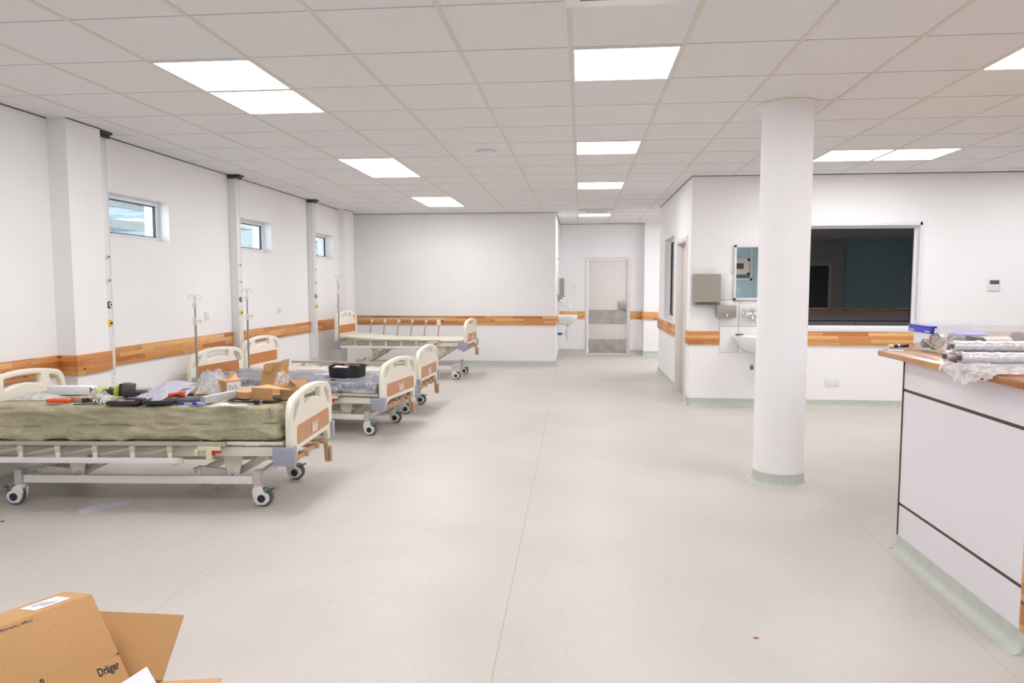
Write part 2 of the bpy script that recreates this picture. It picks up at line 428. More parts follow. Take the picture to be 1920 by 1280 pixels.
def rpoly(pts, rad, n=6):
    """round the corners of a polygon; rad is one radius or a list"""
    out = []; N = len(pts)
    for i, p in enumerate(pts):
        r = rad[i] if isinstance(rad, (list, tuple)) else rad
        p = Vector(p); a = (Vector(pts[i - 1]) - p); b = (Vector(pts[(i + 1) % N]) - p)
        if r <= 0: out.append((p.x, p.y)); continue
        la, lb = a.length, b.length; a.normalize(); b.normalize()
        ang = a.angle(b); t_ = min(r / math.tan(ang / 2), la * 0.49, lb * 0.49)
        P0 = p + a * t_; P1 = p + b * t_
        for j in range(n + 1):
            u = j / n; q = P0 * (1 - u) ** 2 + p * 2 * u * (1 - u) + P1 * u ** 2
            out.append((q.x, q.y))
    return out

def frame_mtx(o, x, y):
    """matrix with origin o, local X along x and local Y towards y"""
    x = Vector(x).normalized(); y = Vector(y); z = x.cross(y).normalized(); y = z.cross(x)
    m = Matrix((x, y, z)).transposed().to_4x4(); m.translation = Vector(o); return m

def crumple(name, m, parent, nx, ny, sx, sy, amp, seed, base=0.0, sag=None, edge=None, mtx=None, thick=0.0):
    """wrinkled sheet, sx by sy, ragged edge"""
    rnd = random.Random(seed); t = bmesh.new(); g = []
    ph = [(rnd.uniform(4, 13) / max(sx, sy), rnd.uniform(4, 13) / max(sx, sy), rnd.uniform(0, 6.28)) for _ in range(6)]
    for i in range(nx + 1):
        row = []
        for j in range(ny + 1):
            x = (i / nx - 0.5) * sx; y = (j / ny - 0.5) * sy
            z = base + sum(math.sin(a * x + b_ * y + c_) for a, b_, c_ in ph) / 6 * amp * 1.3 + rnd.uniform(-1, 1) * amp * 0.35
            e = max(abs(i / nx - 0.5), abs(j / ny - 0.5)) * 2
            z = max(0.001, z * (1 - 0.7 * e ** 3) if edge is None else z)
            if sag: z += sag(x, y)
            if i in (0, nx): x += rnd.uniform(-1, 1) * sx / nx * 0.5
            if j in (0, ny): y += rnd.uniform(-1, 1) * sy / ny * 0.5
            row.append(t.verts.new((x, y, z)))
        g.append(row)
    for i in range(nx):
        for j in range(ny): t.faces.new((g[i][j], g[i + 1][j], g[i + 1][j + 1], g[i][j + 1]))
    if thick: bmesh.ops.solidify(t, geom=list(t.faces), thickness=thick)
    if mtx is not None: bmesh.ops.transform(t, matrix=mtx, verts=t.verts)
    me = bpy.data.meshes.new(name); t.to_mesh(me); t.free()
    return link(name, me, parent, m, angle=60)

def copy_tree(o, parent=None):
    c = o.copy(); COL.objects.link(c)
    if parent: c.parent = parent
    for ch in [x for x in SC.objects if x.parent == o]: copy_tree(ch, c)
    return c

# ------------------------------------------------------------------ the room
XL, XR, YB = -4.12, 10.0, -3.5          # left wall, far right wall, wall behind the camera
YA, XH, YH = 12.85, -0.45, 15.35       # back wall, hall's left wall, hall's end wall
XS, YS, YW = 1.31, 12.25, 8.8          # projecting right block: side wall, its far end, its front wall
C = CEIL

def wall(name, plane, at, thick, a0, a1, z0, z1, holes=(), m='wall'):
    """wall on x=at or y=at with rectangular openings (a0,a1,z0,z1); thickness goes to at+thick"""
    b = MB()
    xs = sorted(set([a0, a1] + [h[0] for h in holes] + [h[1] for h in holes]))
    for u0, u1 in zip(xs, xs[1:]):
        cuts = sorted([(h[2], h[3]) for h in holes if h[0] <= u0 + 1e-6 and h[1] >= u1 - 1e-6])
        z = z0
        for c0, c1 in cuts + [(z1, z1)]:
            if c0 > z + 1e-6:
                if plane == 'x': b.bb(at, at + thick, u0, u1, z, c0)
                else: b.bb(u0, u1, at, at + thick, z, c0)
            z = max(z, c1)
    bmesh.ops.remove_doubles(b.bm, verts=b.bm.verts, dist=1e-5)
    return b, name, m
def finish(w): return tag(w[0].build(w[1], w[2]), kind='structure')

tag(part('floor', 'floor', None, lambda b: b.bb(-4.5, XR + 0.2, YB - 0.2, YH + 0.3, -0.12, 0)), kind='structure')
WIN = [(5.90, 6.92), (8.30, 9.32), (10.72, 11.73)]
WZ0, WZ1 = 1.885, 2.285
w = wall('wall_left', 'x', XL, -0.26, YB, YA + 0.2, 0, C + 0.02, [(a, b_, WZ0, WZ1) for a, b_ in WIN])
w[0].bb(XL, -3.96, 5.29, 5.69, 0, C); w[0].bb(XL, -4.0, 12.0, 12.45, 0, C)
finish(w)
finish(wall('wall_back', 'y', YA, 0.2, XL, XH, 0, C + 0.02))
finish(wall('wall_hall_left', 'x', XH, -0.2, YA + 0.2, YH, 0, C + 0.02))
w = wall('wall_hall_end', 'y', YH, 0.2, XH - 0.2, 5.0, 0, C + 0.02, [(0.112, 1.025, 0, 2.03)])
w[0].bb(1.30, 1.75, 15.03, YH, 0, C); finish(w)
finish(wall('wall_hall_right', 'x', 5.0, 0.15, YS, YH, 0, C + 0.02))
S0, S1, D0, D1 = 10.38, 11.47, 9.10, 10.03
finish(wall('wall_right_side', 'x', XS, 0.16, YW, YS, 0, C + 0.02, [(S0, S1, 0.945, 2.16), (D0, D1, 0, 2.05)]))
finish(wall('wall_right_side_end', 'y', YS, -0.16, XS + 0.16, 5.0, 0, C + 0.02))
finish(wall('wall_right', 'y', YW, 0.16, XS + 0.16, XR, 0, C + 0.02, [(2.62, 3.905, 0.95, 2.15)]))
finish(wall('wall_far_right', 'x', XR, 0.2, YB, YW + 0.16, 0, C + 0.02))
finish(wall('wall_behind', 'y', YB, -0.2, XL, XR, 0, C + 0.02, m='blue_wall'))
# dim room behind the big window, and its side room
finish(wall('wall_office_back', 'y', 12.0, 0.1, XS + 0.16, XR, 0, C, m='teal_wall'))
finish(wall('wall_office_left', 'x', 2.3, -0.12, YW + 0.16, 12.0, 0, C, m='grey_wall'))
finish(wall('wall_light_stop_back', 'y', 16.4, 0.1, -1.2, 2.2, 0, C + 0.02)); finish(wall('wall_light_stop_left', 'x', -1.2, 0.1, YH + 0.2, 16.4, 0, C + 0.02)); finish(wall('wall_light_stop_right', 'x', 2.2, -0.1, YH + 0.2, 16.4, 0, C + 0.02))  # unseen walls added to stop daylight leaking in round the hall door
# grey lobby wall with a door on the side behind the viewer, seen reflected in the big window
w = wall('wall_lobby', 'y', -3.3, -0.2, 5.9, 7.35, 0, C + 0.02, [(6.15, 7.0, 0, 2.05)], m='grey_wall'); finish(w)
finish(wall('wall_office_right', 'x', XR, 0.1, YW + 0.16, 12.1, 0, C, m='grey_wall'))

# ceiling: tiles laid in a bar grid
b = MB()
b.mi = 1; b.bb(-4.5, XR + 0.2, YB - 0.2, YH + 0.3, C + 0.014, C + 0.10); b.mi = 0
i0, i1 = int((XL - GX) / W) - 1, int((XR - GX) / W) + 1
j0, j1 = int((YB - GY) / DEPTH) - 1, int((YH - GY) / DEPTH) + 1
LIGHTS = [(0, 0), (0, 4), (0, 8), (0, 14), (-4, 0), (-4, 1), (-4, 5), (-4, 6), (-4, 10), (-4, 11), (4, 0), (5, 0), (4, 5), (5, 5),
          (0, -4), (-4, -5), (-4, -4), (4, -5), (5, -5), (0, -9), (-4, -9), (4, -9), (8, 0), (8, 5), (8, -5), (3, 14), (4, 14), (5, 14), (12, 0), (12, 5), (12, -5)]  # hall corridor panels here are unseen, added to brighten the hall
for i in range(i0, i1 + 1):
    for j in range(j0, j1 + 1):
        if (i, j) in LIGHTS or (i, j) == (0, 13): continue
        x0 = max(XL, GX + i * W + 0.004); x1 = min(XR, GX + (i + 1) * W - 0.004)
        y0 = max(YB, GY + j * DEPTH + 0.003); y1 = min(YH, GY + (j + 1) * DEPTH - 0.013)
        if x1 - x0 < 0.01 or y1 - y0 < 0.01: continue
        b.bb(x0, x1, y0, y1, C + 0.001, C + 0.014)
ceiling = tag(b.build('ceiling', ['tile', 'gap'], smooth=False), kind='structure')
b = MB()
for i in range(i0, i1 + 2):
    x = GX + i * W
    if XL < x < XR: b.bb(x - 0.012, x + 0.012, YB, YH, C - 0.002, C + 0.004)
b.build('ceiling_main_bars', 'tbar', ceiling, smooth=False)
b = MB()
for j in range(j0, j1 + 2):
    y = GY + j * DEPTH
    if YB < y < YH: b.bb(XL, XR, y - 0.008, y + 0.008, C - 0.001, C + 0.003)
b.build('ceiling_cross_bars', 'tile', ceiling, smooth=False)

# dark-coloured strips painting a shadow line where tiles meet the walls
n_tr = [0]
def trim(fn, m):
    n_tr[0] += 1
    o = part('trim_%d' % n_tr[0], m, None, fn); return tag(o, kind='structure')
for seg in ((XL, XL + 0.008, YB, 5.29), (-3.96, -3.952, 5.29, 5.69), (XL, XL + 0.008, 5.69, 12.0), (-4.0, -3.992, 12.0, 12.45), (XL, XL + 0.008, 12.45, YA),
            (XL, XH, YA - 0.008, YA), (XH, XH + 0.008, YA, YH), (XH, 1.30, YH - 0.01, YH), (XS - 0.006, XS, YW, YS), (XS, XR, YW - 0.006, YW)):
    trim(lambda b, s=seg: b.bb(s[0], s[1], s[2], s[3], C - 0.006, C), 'gap')

# cove skirtings
n_bs = [0]
def skirt(p0, p1, n, name):
    p0 = Vector((*p0, 0)); p1 = Vector((*p1, 0)); n = Vector((*n, 0)); d = (p1 - p0)
    prof = [(0, 0), (0.055, 0), (0.04, 0.0015), (0.025, 0.007), (0.014, 0.018), (0.008, 0.034), (0.006, 0.06), (0.006, 0.095), (0, 0.097)]
    b = MB(); b.prism(prof, 0, d.length, Matrix((n, Vector((0, 0, 1)), d.normalized())).transposed().to_4x4())
    bmesh.ops.recalc_face_normals(b.bm, faces=b.bm.faces)
    bmesh.ops.translate(b.bm, verts=b.bm.verts, vec=p0)
    b2 = b.build('baseboard_' + name, 'skirt'); return tag(b2, kind='structure')
skirt((XL, YB), (XL, 5.29), (1, 0), 'left_near'); skirt((-3.96, 5.29), (-3.96, 5.69), (1, 0), 'left_pier')
skirt((XL, 5.69), (XL, 12.0), (1, 0), 'left'); skirt((-4.0, 12.0), (-4.0, 12.45), (1, 0), 'left_far_pier')
skirt((XL, YA), (XH, YA), (0, -1), 'back'); skirt((XH, YA), (XH, YH), (1, 0), 'hall_left')
skirt((XH, YH), (0.10, YH), (0, -1), 'hall_end_left'); skirt((1.04, YH), (1.30, YH), (0, -1), 'hall_end_right')
skirt((1.30, 15.03), (1.30, YH), (-1, 0), 'hall_pier_side'); skirt((1.30, 15.03), (1.75, 15.03), (0, -1), 'hall_pier')
skirt((XS, 10.09), (XS, YS), (-1, 0), 'right_side'); skirt((XS, YW), (XR, YW), (0, -1), 'right')
skirt((XS, YW), (XS, 9.03), (-1, 0), 'right_side_near')
skirt((XR, YB), (XR, YW), (-1, 0), 'far_right'); skirt((XL, YB), (XR, YB), (0, 1), 'behind')

# timber crash rails, part of the setting
RZ0, RZ1, RT = 0.748, 0.908, 0.022
def rail(x0, x1, y0, y1): return trim(lambda b: b.bb(x0, x1, y0, y1, RZ0, RZ1, bev=0.003), 'wood')
rail(XL, XL + RT, YB, 5.29); rail(XL + RT, -3.96, 5.29 - RT, 5.29); rail(-3.96, -3.96 + RT, 5.29 - RT, 5.70)
rail(XL, XL + RT, 5.88, 8.145); rail(XL, XL + RT, 8.275, 10.59); rail(XL, XL + RT, 10.72, 12.0)
rail(-4.0, -4.0 + RT, 12.0, 12.45)
rail(XL + RT, XH + 0.01, YA - RT, YA); rail(XH, XH + RT, YA + 0.001, YA + 0.55)
rail(XH, 0.09, YH - RT, YH); rail(1.05, 1.30 - RT, YH - RT, YH); rail(1.30 - RT, 1.30, 15.03 - RT, YH); rail(1.30, 1.75, 15.03 - RT, 15.03)
rail(XS - RT, XS, 10.09, YS + 0.02)
rail(XS - RT, 1.655, YW - RT, YW); rail(XS - RT, XS, YW, 9.03); rail(2.55, 3.88, YW - RT, YW)

# ------------------------------------------------------------------ windows and doors
def window(n, plane, at, a0, a1, z0, z1, fw=0.045, th=0.05, g='win_glass', m='frame_white', dark=True):
    def bx(b, u0, u1, d0, d1, za, zb, **k):
        if plane == 'x': b.bb(at + d0, at + d1, u0, u1, za, zb, **k)
        else: b.bb(u0, u1, at + d0, at + d1, za, zb, **k)
    root = empty('window_%d' % n, ((at if plane == 'x' else (a0 + a1) / 2), ((a0 + a1) / 2 if plane == 'x' else at), z0)); tag(root, kind='structure')
    inv = Matrix.Translation(-root.location)
    def fin(b, name, mm):
        bmesh.ops.transform(b.bm, matrix=inv, verts=b.bm.verts); return b.build(name, mm, root)
    b = MB()
    bx(b, a0, a1, -th / 2, th / 2, z0, z0 + fw); bx(b, a0, a1, -th / 2, th / 2, z1 - fw, z1)
    bx(b, a0, a0 + fw, -th / 2, th / 2, z0 + fw, z1 - fw); bx(b, a1 - fw, a1, -th / 2, th / 2, z0 + fw, z1 - fw)
    fin(b, 'window_frame', m)
    f2 = fw + 0.009
    b = MB()
    bx(b, a0 + fw, a1 - fw, -0.012, 0.012, z0 + fw, z0 + f2); bx(b, a0 + fw, a1 - fw, -0.012, 0.012, z1 - f2, z1 - fw)
    bx(b, a0 + fw, a0 + f2, -0.012, 0.012, z0 + f2, z1 - f2); bx(b, a1 - f2, a1 - fw, -0.012, 0.012, z0 + f2, z1 - f2)
    fin(b, 'window_gasket', 'dark')
    b = MB(); bx(b, a0 + f2, a1 - f2, -0.003, 0.003, z0 + f2, z1 - f2); fin(b, 'window_pane', g)
    return root
for n, (a, b_) in enumerate(WIN): window(n + 1, 'x', XL - 0.13, a, b_, WZ0, WZ1)
window(4, 'y', YW + 0.09, 2.62, 3.905, 0.95, 2.15, 0.03, 0.05, 'dark_glass')
window(5, 'x', XS + 0.10, S0, S1, 0.945, 2.16, 0.05, 0.05, 'dark_glass')
# raised surround of the big window
b = MB(); b.bb(2.56, 3.93, YW - 0.014, YW, 2.15, 2.185); b.bb(3.905, 3.945, YW - 0.014, YW, 0.91, 2.185); b.bb(2.56, 3.905, YW - 0.014, YW, 0.912, 0.95)
o = b.build('trim_window_surround', 'frame_white'); tag(o, kind='structure')

def door(n, plane, at, a0, a1, z1, out, leaf_back, leaf_m='door'):
    """frame around opening; out = direction (+1/-1) the visible face looks along the axis"""
    def bx(b, u0, u1, d0, d1, za, zb, **k):
        if plane == 'x': b.bb(at + out * d0, at + out * d1, u0, u1, za, zb, **k)
        else: b.bb(u0, u1, at + out * d0, at + out * d1, za, zb, **k)
    root = empty('door_%d' % n, (0, 0, 0)); tag(root, kind='structure')
    b = MB()
    for u0, u1 in ((a0 - 0.02, a0 + 0.045), (a1 - 0.045, a1 + 0.02)): bx(b, u0, u1, -0.10, 0.012, 0, z1 - 0.04, bev=0.002)
    bx(b, a0 - 0.02, a1 + 0.02, -0.10, 0.012, z1 - 0.04, z1 + 0.02, bev=0.002)
    b.build('door_frame', 'door', root)
    b = MB(); bx(b, a0 + 0.048, a1 - 0.048, leaf_back - 0.04, leaf_back, 0.006, z1 - 0.043, bev=0.002)
    leaf = b.build('door_leaf', leaf_m, root)
    return root, leaf, bx
d1, leaf, bx = door(1, 'y', YH, 0.112, 1.025, 2.03, -1, -0.03)
for z0, z1 in ((0.012, 0.315), (0.635, 0.94)):
    b = MB(); bx(b, 0.165, 0.972, -0.03, -0.027, z0, z1); b.build('kick_plate', 'kick', leaf)
b = MB(); bx(b, 0.79, 0.955, -0.03, 0.0, 0.95, 1.12, bev=0.006); bx(b, 0.788, 0.957, -0.028, 0.008, 1.06, 1.075); b.build('lock_box', 'steel', leaf)
b = MB(); b.tube([(0.93, YH - 0.005, 0.955), (0.932, YH - 0.02, 0.92), (0.93, YH - 0.02, 0.885)], 0.012, 8); b.build('key_tag', 'blue2', leaf)
d2, leaf, bx = door(2, 'x', XS, D0, D1, 2.05, -1, -0.075)
b = MB(); bx(b, D0 + 0.10, D0 + 0.13, -0.075, -0.02, 1.0, 1.02); b.tube([(XS + 0.03, D0 + 0.11, 1.01), (XS + 0.03, D0 + 0.23, 1.01)], 0.008, 8); b.build('door_handle', 'steel', leaf)
# lobby door seen reflected in the big window
d3, leaf, bx = door(3, 'y', -3.3, 6.15, 7.0, 2.05, 1, -0.02, 'grey_pl')

# ------------------------------------------------------------------ lights in the ceiling
def cell(i, j): return GX + i * W, GY + j * DEPTH
where = {(0, 0): 'square flush ceiling light panel, alone above the open floor, largest of the central file',
         (0, 4): 'square flush ceiling light panel, second of the central file, beyond the large one',
         (0, 8): 'square flush ceiling light panel, third of the central file, just before the hall',
         (0, 14): 'narrow-looking ceiling light panel in the hall, behind the air conditioning cassette',
         (-4, 0): 'large ceiling light panel above the nearest bed, near one of the pair', (-4, 1): 'large ceiling light panel above the nearest bed, far one of the pair',
         (-4, 5): 'ceiling light panel of the middle left pair, the near one', (-4, 6): 'ceiling light panel of the middle left pair, the far one',
         (-4, 10): 'small-looking ceiling light panel by the back wall, near one of its pair', (-4, 11): 'small-looking ceiling light panel by the back wall, far one of its pair',
         (4, 0): 'ceiling light panel cut by the right edge, near the round column', (4, 5): 'ceiling light panel right behind the round column, left one of two side by side',
         (5, 5): 'ceiling light panel beyond the round column, right one of two side by side'}
LW, LD = W - 0.024, DEPTH - 0.018
lp = empty('ceiling_light', (0, 0, 0))
def fr(b):
    for s in (-1, 1):
        b.bb(s * (LW / 2 - 0.008), s * LW / 2, -LD / 2, LD / 2, -0.003, 0.01); b.bb(-LW / 2, LW / 2, s * (LD / 2 - 0.014), s * LD / 2, -0.005, 0.01)
    b.bb(-LW / 2, LW / 2, -LD / 2, LD / 2, 0.008, 0.012)
part('frame', 'white_plastic', lp, fr, smooth=False)
part('diffuser', 'lamp', lp, lambda b: b.bb(-LW / 2 + 0.008, LW / 2 - 0.008, -LD / 2 + 0.014, LD / 2 - 0.014, -0.001, 0.007), smooth=False)
for q, ij in enumerate(LIGHTS):
    o = lp if q == 0 else copy_tree(lp)
    x, y = cell(*ij); o.location = (x + W / 2, y + DEPTH / 2, C)
    side = {-4: 'left file', 0: 'central file', 3: 'added to brighten hall corridor near end', 4: 'right file by the counter' if ij[1] != 14 else 'added to brighten hall corridor middle', 5: 'right file farther over', 8: 'fourth file from the left', 12: 'file by the far right wall'}[ij[0]]
    depth = {0: 'level with the first panels', 5: 'level with the round column', 14: 'beyond the right block', -4: 'just behind the viewer', -5: 'a step farther behind the viewer', -9: 'by the blue wall behind the viewer'}.get(ij[1], 'ahead')
    if ij == (5, 14): side = 'added to brighten hall corridor far end'
    tag(o, where.get(ij, 'unseen ceiling panel, %s, %s' % (side, depth)), 'ceiling light',
        'light panels in the tiled ceiling')
def cassette(x0, x1, y0, y1, label):
    cx, cy = (x0 + x1) / 2, (y0 + y1) / 2; w_, d_ = x1 - x0, y1 - y0
    r = empty('air_conditioning_cassette', (cx, cy, C), 0, label, 'air conditioner')
    part('cover', 'white_plastic', r, lambda b: b.box((0, 0, -0.012), (w_, d_, 0.024), bev=0.008))
    def gr(b):
        for k_ in range(9):
            y = -d_ * 0.28 + k_ * d_ * 0.07
            b.bb(-w_ * 0.28, w_ * 0.28, y, y + 0.006, -0.03, -0.024)
    part('grille', 'frame_white', r, gr)
    for s in (-1, 1): part('louvre', 'grey_pl', r, lambda b: b.bb(-w_ * 0.36, w_ * 0.36, s * d_ * 0.33 - 0.008, s * d_ * 0.33 + 0.008, -0.027, -0.023))
x, y = cell(0, 13); cassette(x + 0.01, x + W - 0.01, y + 0.01, y + DEPTH - 0.01, 'white air conditioning cassette in the hall ceiling')
x, y = cell(0, -2); cassette(x - 0.02, x + 0.50, y + 0.1, y + DEPTH + 0.01, 'white ceiling cassette whose edge shows at the top of the picture')
sd = empty('access_point', (-0.92, 7.0, C), 0, 'round white disc unit on the ceiling between the light files', 'ceiling sensor')
part('dome', 'white_plastic', sd, lambda b: b.lathe([(0.095, 0.0), (0.10, -0.008), (0.098, -0.02), (0.085, -0.030), (0.05, -0.036), (0.001, -0.038)], cap=False))
part('status_light', 'blue', sd, lambda b: b.box((0, -0.045, -0.0365), (0.035, 0.006, 0.003)))

# ------------------------------------------------------------------ round column
cx_, cy_, cr = 1.475, 5.44, 0.178
r = empty('round_column', (cx_, cy_, 0), 0, 'round white floor-to-ceiling column standing in front of the sink', 'column')
part('shaft', 'wall', r, lambda b: b.lathe([(cr, 0.0), (cr, C)], seg=64), angle=30)
part('base_cove', 'skirt', r, lambda b: b.lathe([(cr + 0.055, 0.0008), (cr + 0.03, 0.004), (cr + 0.012, 0.016), (cr + 0.006, 0.035), (cr + 0.006, 0.088), (cr, 0.09)], seg=64, cap=False))
part('ceiling_collar', 'cream', r, lambda b: b.lathe([(cr, C - 0.012), (cr + 0.020, C - 0.011), (cr + 0.028, C - 0.006), (cr + 0.029, C - 0.001)], seg=64, cap=False))

# ------------------------------------------------------------------ bedhead service trunks
def trunk(y0, label, upper):
    r = empty('service_trunk', (XL, y0, 0), 0, label, 'wall trunking', 'vertical gas and power trunks between the beds')
    part('channel', 'white_plastic', r, lambda b: b.bb(0.001, 0.09, 0, 0.105, 0.35, C - 0.03, bev=0.004))
    part('inner_edge', 'frame_white', r, lambda b: (b.bb(0.09, 0.094, 0.0, 0.010, 0.35, C - 0.03), b.bb(0.09, 0.094, 0.095, 0.105, 0.35, C - 0.03)))
    part('ceiling_bracket', 'dark_metal', r, lambda b: (b.bb(0.01, 0.115, -0.02, 0.125, C - 0.045, C - 0.002), b.bb(0.115, 0.15, -0.02, 0.11, C - 0.02, C - 0.001)))
    for z, c1, c2, rr in ((1.70, 'white_plastic', 'brass', 0.024), (1.50, 'white_plastic', 'brass', 0.024), (1.29, 'dark', 'brass', 0.031), (1.135, 'yellow', 'dark', 0.032)):
        o = part('gas_outlet', c1, r, lambda b: b.lathe([(rr, 0), (rr, 0.006), (rr * 0.75, 0.012)], (0.091, 0.056, z), 'X', 24))
        if c1 == 'dark': part('outlet_ring', 'white_plastic', o, lambda b: b.lathe([(rr * 0.72, 0), (rr * 0.6, 0.007)], (0.101, 0.056, z), 'X', 20))
        part('outlet_core', c2, o, lambda b: b.lathe([(rr * 0.36, 0), (rr * 0.30, 0.007)], (0.106, 0.056, z), 'X', 16))
    for z in (0.95, 0.62):
        o = part('socket', 'white_plastic', r, lambda b: b.bb(0.091, 0.100, 0.02, 0.088, z - 0.06, z + 0.06, bev=0.003))
        for q in range(3): part('socket_slot', 'grey_pl', o, lambda b: b.bb(0.099, 0.1005, 0.052, 0.058, z - 0.04 + q * 0.035, z - 0.03 + q * 0.035))
    return r
trunk(5.755, 'white vertical gas outlet trunk beside the near pier, above the nearest bed', 1)
trunk(8.155, 'white vertical gas outlet trunk right behind the second bed headboard', 1)
trunk(10.60, 'white vertical gas outlet trunk farthest along the left wall', 1)

# ------------------------------------------------------------------ hospital beds
def arc_top(hw, zs, zc, n=14):
    """points along the crowned top from left shoulder to right"""
    out = []
    for i in range(n + 1):
        u = -1 + 2 * i / n
        out.append((u * (hw - 0.03), zc - (zc - zs) * abs(u) ** 2.3))
    return out
def board_plate(H, dz):
    hw = 0.465
    top = arc_top(hw, H - 0.075, H)
    outer = [(-hw + 0.025, 0.0), (-hw, 0.03), (-hw, H - 0.17)] + rpoly([(-hw, H - 0.17), (-hw + 0.004, H - 0.085), (-hw + 0.10, H - 0.035)], 0.06, 6)[7:14]
    left = [(-hw + 0.025, 0.0), (-hw, 0.03), (-hw, H - 0.17), (-hw + 0.004, H - 0.13), (-hw + 0.016, H - 0.095), (-hw + 0.04, H - 0.064), (-hw + 0.075, H - 0.042)]
    crown = [(u * 0.39 , H - 0.042 * abs(u) ** 2) for u in [-1 + 2 * i / 16 for i in range(17)]]
    right = [(-x, z) for x, z in left][::-1]
    arch = [(0.375, 0.0), (0.365, 0.04), (0.345, 0.066), (0.31, 0.078), (-0.31, 0.078), (-0.345, 0.066), (-0.365, 0.04), (-0.375, 0.0)]
    outer = left + crown[1:-1] + right + arch
    rim = 0.042
    slot_t = [(u * 0.185, H - rim - 0.042 * abs(u * 0.185 / 0.39) ** 2) for u in [-1 + 2 * i / 8 for i in range(9)]]
    slot_b = [(u * 0.185, H - rim - 0.052 - 0.030 * abs(u) ** 2) for u in [1 - 2 * i / 8 for i in range(9)]]
    slot = rpoly(slot_t + slot_b, 0.012, 3)
    side = [(0.268, H - rim - 0.022), (0.33, H - rim - 0.036), (0.375, H - rim - 0.052), (0.405, H - rim - 0.085), (0.418, H - rim - 0.13), (0.414, H - rim - 0.155),
            (0.385, H - rim - 0.150), (0.345, H - rim - 0.125), (0.30, H - rim - 0.075)]
    sideR = rpoly(side, 0.012, 3); sideL = [(-x, z) for x, z in sideR][::-1]
    return curve_mesh([outer, slot, sideR, sideL], 0.046, 0.014, 3)
BOARD_MX = lambda x, z: frame_mtx((x, 0, z), (0, 1, 0), (0, 0, 1))
PANEL = {}
def add_board(bed, name, x, U, H, dz, out, mat_p, clip):
    key = (H, dz)
    if key not in PANEL: PANEL[key] = board_plate(H, dz)
    b = MB(); b.mesh(PANEL[key], BOARD_MX(x, U)); o = b.build(name, 'cream', bed, angle=50)
    pm = curve_mesh([rpoly([(-0.372, 0.118 + dz), (0.372, 0.118 + dz), (0.362, 0.245 + dz), (-0.362, 0.245 + dz)], 0.028, 5)], 0.05, 0.001, 1)
    b = MB(); b.mesh(pm, BOARD_MX(x, U)); b.build('inlay_panel', mat_p, o, angle=50)
    for s in (-1, 1):
        b = MB()
        cm = [(0, 0), (0.05, 0), (0.05, 0.006), (0.006, 0.05), (0, 0.05)]
        pf = rpoly([(-0.034, -0.075), (0.036, -0.075), (0.036, 0.012), (0.024, 0.012), (0.024, -0.063), (-0.034, -0.063)], 0.006, 3)
        mt = Matrix.Translation((x, s * 0.465, U + 0.005)) @ Matrix.Diagonal((1 if out > 0 else -1, -s, 1, 1))
        q = [(px * out + 0 , py) for px, py in pf]
        # wraps round the corner: a leg across the outer face, a leg along the side
        b.bb(x - 0.10 * out, x + 0.028 * out, s * 0.469, s * 0.484, U + 0.004, U + 0.124, bev=0.004)
        b.bb(x + 0.024 * out, x + 0.037 * out, s * 0.415, s * 0.484, U + 0.004, U + 0.124, bev=0.004)
        for r_ in range(3): b.bb(x - 0.10 * out, x + 0.026 * out, s * 0.484, s * 0.4865, U + 0.03 + r_ * 0.032, U + 0.035 + r_ * 0.032)
        b.build('corner_bumper', 'bumper', o)
    if clip:
        pts = [(-0.062, -0.045), (0.062, -0.045), (0.066, 0.046), (0.052, 0.046), (0.04, -0.012), (0.028, 0.03), (0.008, 0.03), (-0.002, -0.012), (-0.014, 0.028), (-0.034, 0.028), (-0.046, -0.012), (-0.052, 0.046), (-0.066, 0.046)]
        cm = curve_mesh([pts], 0.006, 0.001, 1)
        b = MB(); b.mesh(cm, BOARD_MX(x + out * 0.028, U + 0.18 + dz)); b.build('card_clip', 'clip', o)
    return o

def caster(bed, x, y, flip, name='caster'):
    c = empty(name, (0, 0, 0)); c.parent = bed; c.location = (x, y, 0); c.rotation_euler = (0, 0, 0 if flip > 0 else math.pi)
    body = curve_mesh([rpoly([(-0.030, 0.128), (0.034, 0.128), (0.046, 0.10), (0.078, 0.085), (0.082, 0.045), (0.05, 0.014), (0.0, 0.014), (-0.022, 0.045), (-0.032, 0.09)], 0.026, 6)], 0.014, 0.005, 2)
    b = MB()
    for s in (-1, 1): b.mesh(body, frame_mtx((0, s * 0.026, 0), (1, 0, 0), (0, 0, 1)))
    b.box((0.002, 0, 0.119), (0.062, 0.06, 0.02), bev=0.006); b.cyl((0, 0, 0.12), (0, 0, 0.14), 0.03)
    sh = b.build('shroud', 'shroud', c, angle=45)
    part('tyre', 'tyre', c, lambda b: b.lathe([(0.03, -0.017), (0.055, -0.017), (0.0625, -0.011), (0.0635, 0), (0.0625, 0.011), (0.055, 0.017), (0.03, 0.017)], (0.036, 0, 0.0635), 'Y', 32))
    part('hub_cap', 'navy', c, lambda b: (b.lathe([(0.026, -0.037), (0.026, 0.037)], (0.030, 0, 0.058), 'Y', 24)))
    part('brake_pedal', 'green_p', c, lambda b: b.box((0.052, 0, 0.112), (0.032, 0.05, 0.02), rot=(0, R(-20), 0), bev=0.005))
    part('brake_lever', 'grey_pl', c, lambda b: b.box((0.085, 0, 0.112), (0.05, 0.034, 0.01), rot=(0, R(-18), 0), bev=0.004))
    return c

